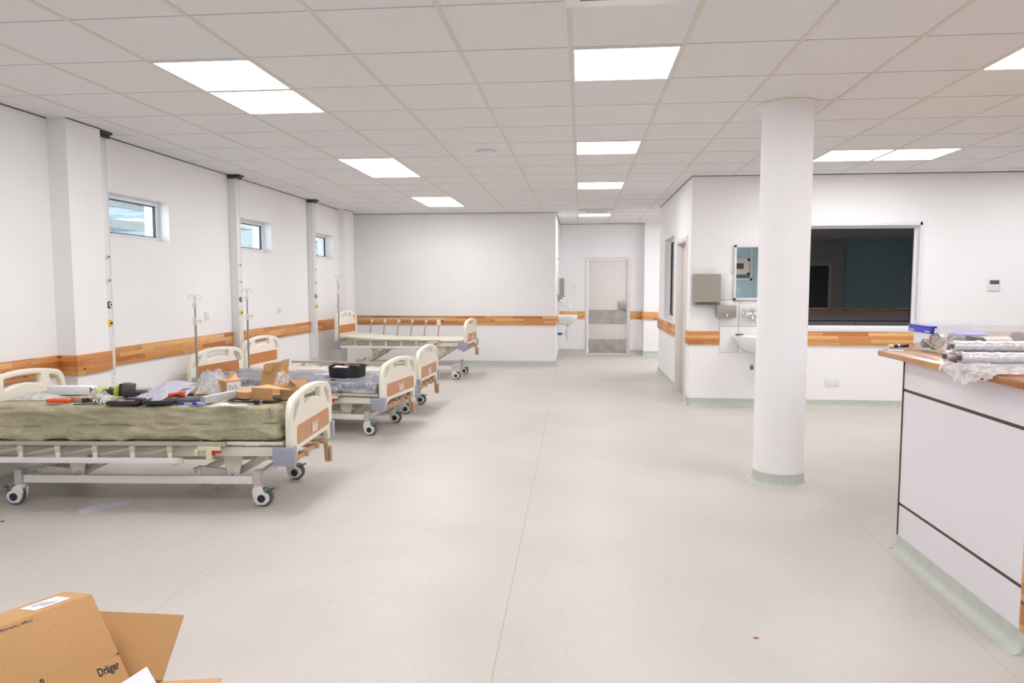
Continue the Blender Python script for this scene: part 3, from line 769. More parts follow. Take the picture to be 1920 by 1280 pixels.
def crank(bed, x, y, U, hang):
    def f(b):
        b.cyl((x - 0.16, y, U + 0.035), (x + 0.02, y, U + 0.035), 0.014)
        b.box((x + 0.035, y, U + 0.035), (0.04, 0.036, 0.044), bev=0.006)
        if hang == 2:
            b.beam((x + 0.05, y + 0.02, U + 0.045), (x + 0.06, y + 0.02, U - 0.115), 0.026, 0.03, bev=0.008)
            b.beam((x + 0.085, y + 0.02, U - 0.005), (x + 0.085, y + 0.02, U - 0.12), 0.03, 0.022, bev=0.008)
            b.box((x + 0.07, y + 0.02, U - 0.115), (0.045, 0.03, 0.02), bev=0.005)
        else:
            b.beam((x + 0.03, y, U + 0.03), (x - 0.03, y - 0.14, U + 0.01), 0.022, 0.03, bev=0.007)
            b.beam((x - 0.01, y - 0.02, U + 0.005), (x - 0.05, y - 0.14, U - 0.02), 0.026, 0.028, bev=0.009)
    return part('crank', 'crank', bed, f)

def make_bed(loc, rz, U, label, headH=0.565, rail_far_up=False, head_tilt=0.0, base_dx=0.0, far_rail_h=0.0, cl=0.83):
    bed = empty('hospital_bed', loc, rz, label, 'hospital bed', 'crank beds along the left wall')
    FX = 1.03
    add_board(bed, 'footboard', FX, U, 0.475, 0.0, 1, 'panel', True)
    add_board(bed, 'headboard', -FX, U, headH, 0.12, -1, 'panel_dark', False)
    # undercarriage
    bx_ = base_dx
    def base(b):
        for s in (-1, 1): b.bb(0.03 - cl + bx_, cl - 0.03 + bx_, s * 0.33 - 0.016, s * 0.33 + 0.016, 0.150, 0.203, bev=0.003)
        for x in (0.03 - cl, -0.66, 0.34, cl - 0.03): b.bb(x - 0.02 + bx_, x + 0.02 + bx_, -0.33, 0.33, 0.155, 0.198, bev=0.003)
    part('base_frame', 'rail_white', bed, base)
    for sx in (-1, 1):
        for sy in (-1, 1):
            part('corner_post', 'post', bed, lambda b: (b.bb(sx * cl + bx_ - 0.026, sx * cl + bx_ + 0.026, sy * 0.33 - 0.025, sy * 0.33 + 0.025, 0.136, 0.242, bev=0.006),
                 b.cyl((sx * cl + bx_, sy * 0.352, 0.185), (sx * cl + bx_, sy * 0.359, 0.185), 0.009)))
            caster(bed, sx * cl + bx_, sy * 0.33, sx)
    # lifting links
    pz = U - 0.10; lift = pz - 0.215
    arm = 0.26; dx = math.sqrt(max(0.01, arm ** 2 - lift ** 2))
    for vx in (0.60, -0.45):
        for s in (-1, 1):
            pl = curve_mesh([rpoly([(-0.075, 0.165), (0.075, 0.165), (0.032, -0.028), (-0.032, -0.028)], [0.01, 0.01, 0.03, 0.03], 6)], 0.012, 0.003, 1)
            b = MB(); b.mesh(pl, frame_mtx((vx, s * 0.30, pz), (1, 0, 0), (0, 0, 1))); b.build('lift_plate', 'cream_metal', bed)
            part('pivot_tube', 'alu' if s < 0 else 'cream_metal', bed, lambda b: b.lathe([(0.012, -0.012), (0.022, -0.012), (0.022, 0.012), (0.012, 0.012), (0.012, -0.012)], (vx, s * 0.305, pz), 'Y', 20, cap=False))
            part('lift_arm', 'cream_metal', bed, lambda b: (b.beam((vx, s * 0.26, pz), (vx - dx, s * 0.26, 0.225), 0.03, 0.05, bev=0.006), b.cyl((vx - dx, s * 0.24, 0.225), (vx - dx, s * 0.29, 0.225), 0.014)))
            part('arm_bracket', 'cream_metal', bed, lambda b: b.bb(vx - dx - 0.03, vx - dx + 0.03, s * 0.26 - 0.03, s * 0.26 + 0.03, 0.17, 0.235, bev=0.004))
            part('crank_lever', 'cream_metal', bed, lambda b: (b.beam((vx, s * 0.22, pz), (vx + 0.17, s * 0.22, U + 0.0), 0.024, 0.05, bev=0.006), b.box((vx + 0.17, s * 0.22, U + 0.015), (0.07, 0.05, 0.07), bev=0.01)))
        part('cross_tube', 'cream_metal', bed, lambda b: b.cyl((vx, -0.30, pz), (vx, 0.30, pz), 0.016))
    part('drive_rod', 'cream_metal', bed, lambda b: (b.cyl((-0.40, -0.22, U + 0.0), (0.80, -0.22, U + 0.02), 0.012), b.cyl((0.1, 0.05, U + 0.03), (1.0, 0.05, U + 0.035), 0.011), b.cyl((-0.2, 0.2, U + 0.03), (1.0, 0.2, U + 0.035), 0.011)))
    # upper frame
    def up(b):
        for s in (-1, 1): b.bb(-1.0, 1.0, s * 0.40 - 0.018, s * 0.40 + 0.018, U + 0.055, U + 0.115, bev=0.003)
        for x in (-0.97, -0.45, 0.1, 0.6, 0.97): b.bb(x - 0.02, x + 0.02, -0.40, 0.40, U + 0.06, U + 0.11, bev=0.003)
    part('upper_frame', 'cream_metal', bed, up)
    # deck sections
    secs = [(-0.98, -0.28), (-0.265, 0.03), (0.045, 0.43), (0.445, 0.985)]
    for q, (x0, x1) in enumerate(secs):
        a = head_tilt if q == 0 else 0.0
        b = MB(); w_ = x1 - x0; ns = max(2, round(w_ / 0.14)); sw = w_ / ns
        b.bb(0, -w_, -0.44, -0.425, -0.022, 0.0); b.bb(0, -w_, 0.425, 0.44, -0.022, 0.0)
        for r_ in range(ns): b.bb(-r_ * sw - 0.004, -(r_ + 1) * sw + 0.004, -0.438, 0.438, -0.012, 0.0, bev=0.004)
        for r_ in range(ns): b.bb(-r_ * sw - 0.03, -(r_ + 1) * sw + 0.03, -0.36, 0.36, 0.0, 0.004, bev=0.002)
        bmesh.ops.transform(b.bm, matrix=Matrix.Translation((x1, 0, U + 0.155)) @ Matrix.Rotation(a, 4, 'Y'), verts=b.bm.verts)
        b.build('deck_section', 'deck', bed)
    # side rails
    for s in (-1, 1):
        rr = empty('side_rail', (0, 0, 0)); rr.parent = bed
        upf = rail_far_up and s > 0
        zt = U + 0.155 + 0.28 if upf else U + 0.147
        if s > 0 and not upf: zt += far_rail_h
        hx = [0.27 - 0.243 * i for i in range(5)]
        y = s * 0.475
        if upf:
            hx = [0.40 - 0.235 * i for i in range(6)]
            part('top_rail', 'rail_beige', rr, lambda b: (b.bb(-0.93, 0.50, y - 0.016, y + 0.016, zt - 0.014, zt + 0.014, bev=0.007),))
            for x in hx:
                part('rail_post', 'rail_beige', rr, lambda b: b.beam((x + 0.02, y, zt), (x - 0.02, y, U + 0.13), 0.016, 0.022, bev=0.004))
                part('rail_hinge', 'latch', rr, lambda b: b.box((x + 0.02, y, zt - 0.03), (0.036, 0.034, 0.05), bev=0.005))
            part('rail_latch', 'latch', rr, lambda b: (b.bb(0.37, 0.44, y - 0.03, y - 0.012, zt - 0.11, zt - 0.01, bev=0.004),))
            part('release_lever', 'red', rr, lambda b: b.bb(0.44, 0.49, y - 0.03, y - 0.012, zt - 0.05, zt - 0.02, bev=0.003))
            part('lower_rail', 'rail_white', rr, lambda b: b.bb(-0.92, 0.33, y - 0.012, y + 0.012, U + 0.028, U + 0.06, bev=0.003))
        else:
            part('top_rail', 'rail_beige', rr, lambda b: (b.bb(-0.86, 0.615, y - 0.017, y + 0.017, zt - 0.014, zt + 0.014, bev=0.008), b.box((0.622, y, zt), (0.02, 0.036, 0.032), bev=0.006)))
            for x in hx:
                part('rail_hinge', 'hinge', rr, lambda b: b.box((x, y - s * -0.004, zt - 0.034), (0.036, 0.032, 0.042), bev=0.006))
                part('rail_tab', 'rail_white', rr, lambda b: (b.bb(x - 0.014, x + 0.014, y - 0.006 + s * 0.008, y + 0.006 + s * 0.008, U + 0.055, zt - 0.05, bev=0.003), b.cyl((x, y, zt - 0.07), (x, y + s * 0.018, zt - 0.07), 0.004)))
                part('rail_post', 'rail_beige', rr, lambda b: b.beam((x - 0.22, y - s * 0.008, U + 0.07), (x, y - s * 0.008, zt - 0.03), 0.012, 0.02, bev=0.003))
            part('lower_rail', 'rail_white', rr, lambda b: b.bb(-0.95, 0.33, y + s * 0.012 - 0.013, y + s * 0.012 + 0.013, U + 0.022, U + 0.058, bev=0.003))
            part('rail_end_cap', 'latch', rr, lambda b: b.bb(0.33, 0.352, y + s * 0.012 - 0.012, y + s * 0.012 + 0.012, U + 0.023, U + 0.057, bev=0.003))
            part('rail_latch', 'latch', rr, lambda b: (b.bb(0.45, 0.60, y + s * 0.008 - 0.012, y + s * 0.008 + 0.012, zt - 0.042, zt - 0.012, bev=0.004),
                 b.bb(0.505, 0.545, y + s * 0.008 - 0.014, y + s * 0.008 + 0.014, zt - 0.105, zt - 0.015, bev=0.004), b.bb(0.43, 0.455, y + s * 0.008 - 0.012, y + s * 0.008 + 0.012, zt - 0.075, zt - 0.03, bev=0.004)))
            part('release_lever', 'red', rr, lambda b: (b.bb(0.548, 0.60, y + s * 0.010 - 0.010, y + s * 0.010 + 0.010, zt - 0.056, zt - 0.038, bev=0.003), b.bb(0.548, 0.56, y + s * 0.010 - 0.010, y + s * 0.010 + 0.010, zt - 0.075, zt - 0.04, bev=0.003)))
            for x in (-0.9, 0.28): part('rail_mount', 'rail_white', rr, lambda b: b.bb(x - 0.012, x + 0.012, min(s * 0.41, y), max(s * 0.41, y), U + 0.0, U + 0.03, bev=0.002))
    for i, (y, h) in enumerate(((-0.23, 1), (0.0, 1), (0.16, 2))): crank(bed, FX, y, U, h)
    return bed

def on(bx_, by, bz, th):
    """local to world helper for things lying on a bed"""
    c_, s_ = math.cos(th), math.sin(th)
    return lambda x, y, z=0.0: (bx_ + x * c_ - y * s_, by + x * s_ + y * c_, bz + z)

BEDS = [((-2.91, 4.755, 0), R(4.0), 0.30), ((-2.845, 7.175, 0), R(-6.9), 0.268), ((-2.82, 8.30, 0), R(-2.0), 0.29), ((-2.77, 11.33, 0), R(-2.0), 0.462)]
make_bed(*BEDS[0], 'cream hospital bed nearest the viewer, carrying the olive wrapped mattress and clutter', base_dx=-0.025, cl=0.80)
make_bed(*BEDS[1], 'cream hospital bed with the plastic covered dark mattress and black tray', headH=0.535)
make_bed(*BEDS[2], 'low bare cream hospital bed close behind the one with the dark mattress', far_rail_h=0.05)
make_bed(*BEDS[3], 'bare hospital bed by the back wall, raised high with one side rail up', headH=0.59, rail_far_up=True, head_tilt=R(4.5), base_dx=-0.0)

# IV poles
def iv_pole(loc, h, label, kz=1.10):
    r = empty('iv_pole', loc, 0, label, 'drip stand', 'drip poles at the bed heads')
    part('lower_tube', 'steel', r, lambda b: b.cyl((0, 0, -0.30), (0, 0, kz - loc[2]), 0.0115))
    part('upper_tube', 'steel', r, lambda b: b.cyl((0, 0, kz - loc[2]), (0, 0, h - 0.09 - loc[2]), 0.0085))
    c = part('clamp', 'cream', r, lambda b: b.box((0, 0, kz - loc[2]), (0.036, 0.036, 0.075), bev=0.008))
    part('clamp_knob', 'cream', c, lambda b: (b.cyl((0.01, 0, kz - loc[2] + 0.01), (0.05, 0.0, kz - loc[2] + 0.01), 0.006), b.lathe([(0.006, 0.04), (0.016, 0.046), (0.018, 0.058), (0.012, 0.07)], (0, 0, kz - loc[2] + 0.01), 'X', 16)))
    part('collar', 'cream', r, lambda b: b.lathe([(0.012, h - 0.12 - loc[2]), (0.022, h - 0.105 - loc[2]), (0.024, h - 0.085 - loc[2]), (0.012, h - 0.075 - loc[2])], seg=20))
    for k_ in range(4):
        a = R(20 + 90 * k_); dx, dy = math.cos(a), math.sin(a); z = h - loc[2]
        pts = [(0.008 * dx, 0.008 * dy, z - 0.08), (0.008 * dx, 0.008 * dy, z - 0.02)]
        for t_ in range(9):
            u = math.pi * (1 - t_ / 8 * 1.55)
            pts.append(((0.034 + 0.026 * math.cos(u)) * dx, (0.034 + 0.026 * math.cos(u)) * dy, z - 0.018 + 0.02 * math.sin(u)))
        part('hook', 'chrome', r, lambda b: b.tube(pts, 0.0024, 6))
iv_pole((-3.80, 6.78, 0.57), 1.36, 'steel drip pole at the headboard of the bed with the dark mattress')
iv_pole((-3.80, 7.90, 0.58), 1.415, 'steel drip pole just right of the middle gas outlet trunk')
iv_pole((-3.755, 10.88, 0.75), 1.62, 'tall steel drip pole on the raised bed by the back wall', 1.36)

# ------------------------------------------------------------------ mattresses
from mathutils import noise as mn
def mattress(name, cx, cy, z0, rz, L_, Wd, T, m, label, amp, seed, rad=0.05, nx=96, ny=44, nz=12, stretch=(3.2, 5.0, 6.0), folds=False):
    r = empty(name, (cx, cy, z0), rz, label, 'mattress')
    t = bmesh.new(); bmesh.ops.create_cube(t, size=1.0)
    bmesh.ops.scale(t, vec=(L_, Wd, T), verts=t.verts)
    ex = [e for e in t.edges if abs(e.verts[0].co.x - e.verts[1].co.x) > 0.1]; bmesh.ops.subdivide_edges(t, edges=ex, cuts=nx, use_grid_fill=True)
    ey = [e for e in t.edges if abs(e.verts[0].co.y - e.verts[1].co.y) > 0.1]; bmesh.ops.subdivide_edges(t, edges=ey, cuts=ny, use_grid_fill=True)
    ez = [e for e in t.edges if abs(e.verts[0].co.z - e.verts[1].co.z) > 0.05]; bmesh.ops.subdivide_edges(t, edges=ez, cuts=nz, use_grid_fill=True)
    off = Vector((seed * 3.1, seed, 0))
    for v in t.verts:
        c_ = v.co; q = Vector((max(-L_ / 2 + rad, min(L_ / 2 - rad, c_.x)), max(-Wd / 2 + rad, min(Wd / 2 - rad, c_.y)), max(-T / 2 + rad, min(T / 2 - rad, c_.z))))
        d = c_ - q
        if d.length > 1e-6: n_ = d.normalized(); v.co = q + n_ * min(d.length, rad) if d.length > rad else c_
        else: n_ = Vector((0, 0, 1))
        n_ = (v.co - q).normalized() if (v.co - q).length > 1e-6 else n_
        p_ = v.co
        s_ = Vector((p_.x * stretch[0], p_.y * stretch[1], p_.z * stretch[2])) + off
        w1 = mn.noise(s_); w2 = 1 - abs(mn.noise(s_ * 1.7 + Vector((5, 1, 2)))) * 4; w3 = mn.noise(s_ * 5.0)
        d_ = amp * (w1 * 1.3 + max(w2, -0.5) * 0.4 + w3 * 0.35) - (amp * 0.35 if folds and abs(p_.z + 0.012 - 0.02 * p_.x) < 0.004 else 0)
        if n_.z < -0.7: d_ = 0
        if n_.z > 0.7: d_ *= 0.35
        v.co = p_ + n_ * d_
        v.co.z += T / 2
    me = bpy.data.meshes.new(name); t.to_mesh(me); t.free()
    return r, link('wrapped_mattress', me, r, m, angle=80)
bp1 = on(*BEDS[0][0][:2], 0, BEDS[0][1])
x, y, _ = bp1(-0.015, 0.0)
mt1, mm = mattress('olive_wrapped_mattress', x, y, 0.458, R(4.0), 1.96, 0.915, 0.228, 'olive', 'thick mattress wrapped in olive woven sheeting on the nearest bed', 0.030, 2, rad=0.045, nx=150, nz=22, stretch=(2.6, 5.0, 8.0), folds=True)
def tail(b):
    pts = [(0.93, -0.40, 0.215), (0.975, -0.425, 0.17), (0.985, -0.44, 0.10), (0.975, -0.43, 0.03), (0.955, -0.36, 0.01), (0.97, -0.30, 0.10), (0.96, -0.30, 0.19)]
    t = bmesh.new(); n = 10; rows = []
    for i in range(n + 1):
        u = i / n; row = []
        for j in range(9):
            v = j / 8
            x_ = 0.925 + 0.06 * math.sin(v * math.pi) * (0.4 + 0.6 * u) + 0.012 * math.sin(v * 17 + u * 5)
            y_ = -0.47 + v * 0.15 * (0.5 + 0.6 * u) - 0.008 * math.sin(u * 9)
            row.append(t.verts.new((x_, y_, 0.225 - u * 0.235 * (1 - 0.25 * abs(v - 0.5)))))
        rows.append(row)
    for i in range(n):
        for j in range(8): t.faces.new((rows[i][j], rows[i + 1][j], rows[i + 1][j + 1], rows[i][j + 1]))
    bmesh.ops.solidify(t, geom=list(t.faces), thickness=0.006)
    b._merge(t)
part('wrap_fold', 'olive', mt1, tail, angle=70)
bp2 = on(*BEDS[1][0][:2], 0, BEDS[1][1])
x, y, _ = bp2(-0.01, 0.0)
mt2, mm = mattress('plastic_wrapped_mattress', x, y, BEDS[1][2] + 0.16, R(-6.9), 1.95, 0.90, 0.085, 'matt_dark', 'thin dark mattress in clear plastic wrap on the second bed', 0.004, 5, rad=0.02, nx=40, ny=20, nz=3)
cover = mattress('x', 0, 0, 0, 0, 1.985, 0.935, 0.108, 'film_m', 'x', 0.011, 9, rad=0.02, nx=110, ny=50, nz=6, stretch=(2.0, 9.0, 5.0))
rt, cv = cover; cv.parent = mt2; cv.name = 'plastic_cover'; cv.location = (0, 0, -0.004); bpy.data.objects.remove(rt)

# ------------------------------------------------------------------ wall fittings
def at_wall(name, loc, side, label, cat, group=None):
    """side 'y': on a wall facing the viewer; side 'x': on a wall facing right"""
    return empty(name, loc, 0 if side == 'y' else R(90), label, cat, group)

def socket(loc, side, label, w_=0.088, h_=0.088, kind='socket', group=None):
    r = at_wall('wall_socket' if kind == 'socket' else 'wall_switch', loc, side, label, 'power socket' if kind == 'socket' else 'switch', group)
    part('plate', 'white_plastic', r, lambda b: b.box((0, -0.005, 0), (w_, 0.010, h_), bev=0.003))
    if kind == 'socket':
        n = 2 if w_ > 0.12 else 1
        for q in range(n):
            ox = (q - (n - 1) / 2) * w_ * 0.52
            for dx, dz, a, c_ in ((0, 0.004, 0.004, 0.010), (-0.011, -0.016, 0.008, 0.004), (0.011, -0.016, 0.008, 0.004)):
                part('pin_hole', 'grey_pl', r, lambda b: b.box((ox + dx, -0.0102, dz), (a, 0.001, c_)))
            part('rocker', 'frame_white', r, lambda b: b.box((ox + (0.0 if n == 1 else -0.02 * (1 - 2 * q)), -0.011, 0.027), (0.012, 0.004, 0.018), bev=0.001))
    else:
        part('rocker', 'frame_white', r, lambda b: b.box((0, -0.011, 0), (0.026, 0.004, 0.042), bev=0.001))
    return r
socket((XL, 7.58, 1.125), 'x', 'square white wall socket between the first and second gas trunks')
socket((XL, 9.51, 1.118), 'x', 'square white wall socket between the second and third gas trunks')
socket((XL, 11.86, 1.12), 'x', 'small white wall socket by the far pier above the raised bed')
socket((2.985, YW, 0.303), 'y', 'white double wall socket low on the wall under the big dark window', 0.165, 0.085)
socket((-0.146, YH, 1.434), 'y', 'small white switch plate on the hall wall left of the steel plated door', 0.085, 0.085, 'switch')
th = at_wall('thermostat', (4.742, YW, 1.46), 'y', 'white wall thermostat with grey screen right of the big dark window', 'thermostat')
part('case', 'white_plastic', th, lambda b: b.box((0, -0.009, 0), (0.136, 0.018, 0.132), bev=0.005))
part('screen', 'grey_pl', th, lambda b: b.box((0, -0.0185, 0.030), (0.10, 0.002, 0.046)))
for x in (-0.04, 0.025, 0.042): part('button', 'frame_white', th, lambda b: b.box((x, -0.0188, -0.036), (0.010, 0.003, 0.010), bev=0.002))

def basin(root, w_, d_, h_, n=40):
    def outline(s):
        o = []
        for i in range(n):
            a = 2 * math.pi * i / n; c_, s_ = math.cos(a), math.sin(a)
            x = w_ / 2 * (abs(c_) ** 0.8) * (1 if c_ > 0 else -1)
            y = (-d_ * 0.45 + (d_ * 0.55 * s_ if s_ < 0 else d_ * 0.45 * (abs(s_) ** 0.35)))
            o.append((x * s, (y + d_ * 0.45) * s - d_ * 0.45))
        return o
    t = bmesh.new(); rings = []
    prof = [(0.30, -h_), (0.52, -h_ * 0.93), (0.78, -h_ * 0.66), (0.94, -h_ * 0.28), (1.0, -0.012), (0.99, 0.0), (0.90, -0.002), (0.86, -0.012), (0.78, -h_ * 0.35), (0.55, -h_ * 0.65), (0.15, -h_ * 0.72)]
    for s, z in prof:
        ol = outline(s)
        rings.append([t.verts.new((x, min(y if s > 0.95 or z > -0.05 else y, -0.001) if s < 1 else min(y, -0.001), z)) for x, y in ol])
    # the back stays against the wall
    for k_, (s, z) in enumerate(prof[:5]):
        for v in rings[k_]:
            if v.co.y > -d_ * 0.45: v.co.y = -0.001 - (-0.001 - v.co.y) * 0.25
    for A, B in zip(rings, rings[1:]):
        for j in range(n): t.faces.new((A[j], A[(j + 1) % n], B[(j + 1) % n], B[j]))
    t.faces.new(rings[0][::-1]); t.faces.new(rings[-1])
    b = MB(); b._merge(t); bmesh.ops.recalc_face_normals(b.bm, faces=b.bm.faces)
    return b.build('bowl', 'white_gloss', root, angle=50)

def sink(loc, side, label, w_=0.54, d_=0.44, pipe_left=False):
    r = at_wall('wash_basin', loc, side, label, 'sink', 'wall hung wash basins')
    bw = basin(r, w_, d_, 0.19)
    part('drain', 'alu', r, lambda b: b.cyl((0, -0.20, -0.235), (0, -0.20, -0.18), 0.028))
    part('trap', 'white_plastic', r, lambda b: (b.cyl((0, -0.20, -0.30), (0, -0.20, -0.23), 0.019), b.lathe([(0.022, -0.50), (0.036, -0.47), (0.04, -0.33), (0.034, -0.30), (0.02, -0.29)], (0, -0.20, 0))))
    part('waste_pipe', 'white_plastic', r, lambda b: b.cyl((0, -0.20, -0.37), (-0.0 if not pipe_left else -0.07, -0.09 if not pipe_left else -0.20, -0.37), 0.022))
    if pipe_left: part('pipe_end', 'blue2', r, lambda b: b.lathe([(0.016, 0), (0.030, 0), (0.030, 0.03), (0.016, 0.03), (0.016, 0)], (-0.10, -0.20, -0.37), 'X', 24, cap=False))
    else: part('pipe_tape', 'blue2', r, lambda b: b.cyl((0, -0.09, -0.37), (0, -0.001, -0.37), 0.027))
    return r
def mixer(loc, side, label, spout=0.18, lever=1):
    r = at_wall('mixer_tap', loc, side, label, 'tap', 'wall mounted mixer taps')
    def body(b):
        b.cyl((-0.075, -0.06, 0), (0.075, -0.06, 0), 0.021)
        for s in (-1, 1): b.cyl((s * 0.075, -0.001, -0.0), (s * 0.075, -0.06, 0), 0.014); b.lathe([(0.034, 0.001), (0.03, 0.012), (0.016, 0.018)], (s * 0.075, 0, 0), (0, -1, 0)); b.lathe([(0.02, -0.02), (0.027, -0.015), (0.027, 0.015), (0.02, 0.02)], (s * 0.075, -0.06, 0), 'X')
        b.cyl((0, -0.06, 0), (0, -0.065, 0.055), 0.024, 0.022)
    part('body', 'chrome', r, body)
    part('spout', 'chrome', r, lambda b: b.tube([(0, -0.06, -0.01), (0, -0.07, -0.05), (0, -0.09, -0.075), (0, -0.09 - spout * 0.6, -0.085), (0, -0.09 - spout, -0.10), (0, -0.095 - spout, -0.125)], 0.011, 10))
    part('lever', 'chrome', r, lambda b: (b.tube([(0, -0.065, 0.055), (-0.05 * lever, -0.10, 0.05), (-0.13 * lever, -0.16, 0.042)], 0.006, 8), b.tube([(-0.13 * lever, -0.16, 0.03), (-0.132 * lever, -0.162, 0.065)], 0.008, 8)))
    return r
def towel(loc, side, label, w_=0.305, h_=0.365):
    r = at_wall('paper_towel_dispenser', loc, side, label, 'paper towel dispenser', 'brushed steel towel dispensers')
    prof = [(0, 0), (-0.115, 0.0), (-0.115, -h_ + 0.035), (-0.09, -h_), (0, -h_)]
    part('housing', 'dispenser', r, lambda b: b.prism([(y, z) for y, z in prof], -w_ / 2, w_ / 2, Matrix(((0, 0, 1, 0), (1, 0, 0, 0), (0, 1, 0, 0), (0, 0, 0, 1)))), smooth=False)
    part('paper_slot', 'grey_pl', r, lambda b: b.prism([(-w_ * 0.42, -h_ + 0.002), (-w_ * 0.34, -h_ + 0.022), (w_ * 0.34, -h_ + 0.022), (w_ * 0.42, -h_ + 0.002)], 0.1005, 0.1165, Matrix(((1, 0, 0, 0), (0, 0, -1, 0), (0, 1, 0, 0), (0, 0, 0, 1)))))
    part('lock', 'chrome', r, lambda b: b.lathe([(0.008, 0.0), (0.008, 0.004)], (0.01, -0.115, -0.025), (0, -1, 0)))
    return r
def soap(loc, side, label):
    r = at_wall('soap_dispenser', loc, side, label, 'soap dispenser', 'brushed steel soap dispensers')
    part('housing', 'dispenser', r, lambda b: b.box((0, -0.045, 0), (0.225, 0.09, 0.145), bev=0.004))
    part('push_button', 'chrome', r, lambda b: (b.lathe([(0.016, 0), (0.014, 0.012), (0.008, 0.03), (0.001, 0.034)], (0.0, -0.09, -0.045), (0, -1, 0), cap=False), b.tube([(0.0, -0.10, -0.05), (0.01, -0.12, -0.06)], 0.005, 8)))
    part('lock', 'chrome', r, lambda b: b.lathe([(0.007, 0), (0.006, 0.004)], (0.08, -0.09, 0.005), (0, -1, 0)))
    return r
def mirror(loc, side, label, w_, h_):
    r = at_wall('wall_mirror', loc, side, label, 'mirror')
    def f(b):
        for s in (-1, 1): b.box((s * (w_ / 2 - 0.013), -0.014, 0), (0.026, 0.026, h_), bev=0.002); b.box((0, -0.014, s * (h_ / 2 - 0.013)), (w_, 0.026, 0.026), bev=0.002)
    part('frame', 'white_plastic', r, f)
    part('glass', 'mirror', r, lambda b: b.box((0, -0.012, 0), (w_ - 0.05, 0.006, h_ - 0.05)))
    return r
# tiled splashback behind the right hand sink
sb = at_wall('tiled_splashback', (1.66, YW - 0.001, 0.656), 'y', 'white tiled splashback with dark joints around the sink behind the column', 'wall tiles')
def tiles(b):
    for i in range(4):
        for j in range(3): b.bb(i * 0.222 + 0.0022, (i + 1) * 0.222 - 0.0022, -0.008, -0.001, j * 0.311 + 0.002, (j + 1) * 0.311 - 0.002, bev=0.0012)
part('tiles', 'white_gloss', sb, tiles)
part('grout', 'grey_pl', sb, lambda b: b.bb(0.002, 0.886, -0.004, 0, 0.002, 0.931))
YT = YW - 0.008
sink((2.085, YT, 0.868), 'y', 'white wash basin partly hidden behind the round column', 0.56, 0.43, True)
mixer((2.03, YT, 1.118), 'y', 'chrome wall mixer tap above the basin by the round column', 0.17)
towel((1.488, YW, 1.59), 'y', 'steel paper towel dispenser on the white wall left of the framed mirror')
soap((1.722, YT, 1.148), 'y', 'low steel soap dispenser under the framed mirror, above the basin end')
mirror((2.12, YT, 1.605), 'y', 'white framed mirror behind the column reflecting a blue wall', 0.62, 0.65)
dish = tag(part('soap_dish', 'grey_pl', None, lambda b: b.box((1.872, YT - 0.10, 0.877), (0.085, 0.07, 0.014), bev=0.006)), 'small grey soap dish on the left rim of the column side basin', 'soap dish')
sink((XH, 14.15, 0.875), 'x', 'white wash basin on the hall wall, seen from its side', 0.50, 0.40)
mixer((XH, 14.15, 1.13), 'x', 'chrome wall mixer tap over the hall basin with long spout', 0.20)
towel((XH, 14.75, 1.60), 'x', 'steel paper towel dispenser seen side-on above the hall basin', 0.30, 0.38)
soap((XH, 14.45, 1.19), 'x', 'small steel soap dispenser beside the hall basin tap')
mirror((XH, 13.95, 1.62), 'x', 'narrow-looking mirror seen edge-on on the hall wall', 0.6, 0.72)
sb2 = tag(part('tiled_splashback', 'white_gloss', None, lambda b: [b.bb(XH + 0.001, XH + 0.007, 13.55 + i * 0.3, 13.845 + i * 0.3, 0.66 + j * 0.31, 0.966 + j * 0.31, bev=0.001) for i in range(4) for j in range(2)]), 'white wall tiles behind the hall basin', 'wall tiles')

# panel box and sockets on the blue wall behind the viewer, seen in the mirror
pb = empty('wall_panel_box', (4.42, YB, 1.60), 0, 'white framed control cabinet on the blue wall seen in the mirror', 'control cabinet')
part('surround', 'cream', pb, lambda b: (b.bb(-0.45, 0.42, 0, 0.05, 0.0, 0.06), b.bb(0.36, 0.42, 0, 0.05, 0, 1.14), b.bb(-0.45, -0.39, 0, 0.05, 0, 1.14)))
part('door', 'cream', pb, lambda b: b.bb(-0.38, 0.33, 0.03, 0.09, 0.16, 0.62, bev=0.005))
part('backplate', 'teal_wall', pb, lambda b: b.bb(-0.39, 0.36, 0.001, 0.03, 0.06, 0.16))
part('screen', 'grey_pl', pb, lambda b: b.bb(-0.18, 0.17, 0.09, 0.096, 0.32, 0.48))
for z in (0.18, 0.58): part('corner_latch', 'dark', pb, lambda b: b.bb(0.27, 0.345, 0.09, 0.10, z - 0.03, z + 0.03))
o = empty('wall_socket', (4.49, YB, 1.32), R(180), 'square white socket on the blue wall under the cabinet seen in the mirror', 'power socket')
part('plate', 'white_plastic', o, lambda b: b.box((0, -0.006, 0), (0.12, 0.012, 0.11), bev=0.003))
o = tag(part('dangling_wires', 'red', None, lambda b: b.tube([(5.0, YB + 0.01, 1.34), (5.02, YB + 0.05, 1.25), (5.0, YB + 0.05, 1.15), (5.04, YB + 0.04, 1.05)], 0.012, 6)), 'loose red wires hanging from the blue wall seen in the mirror', 'wires')

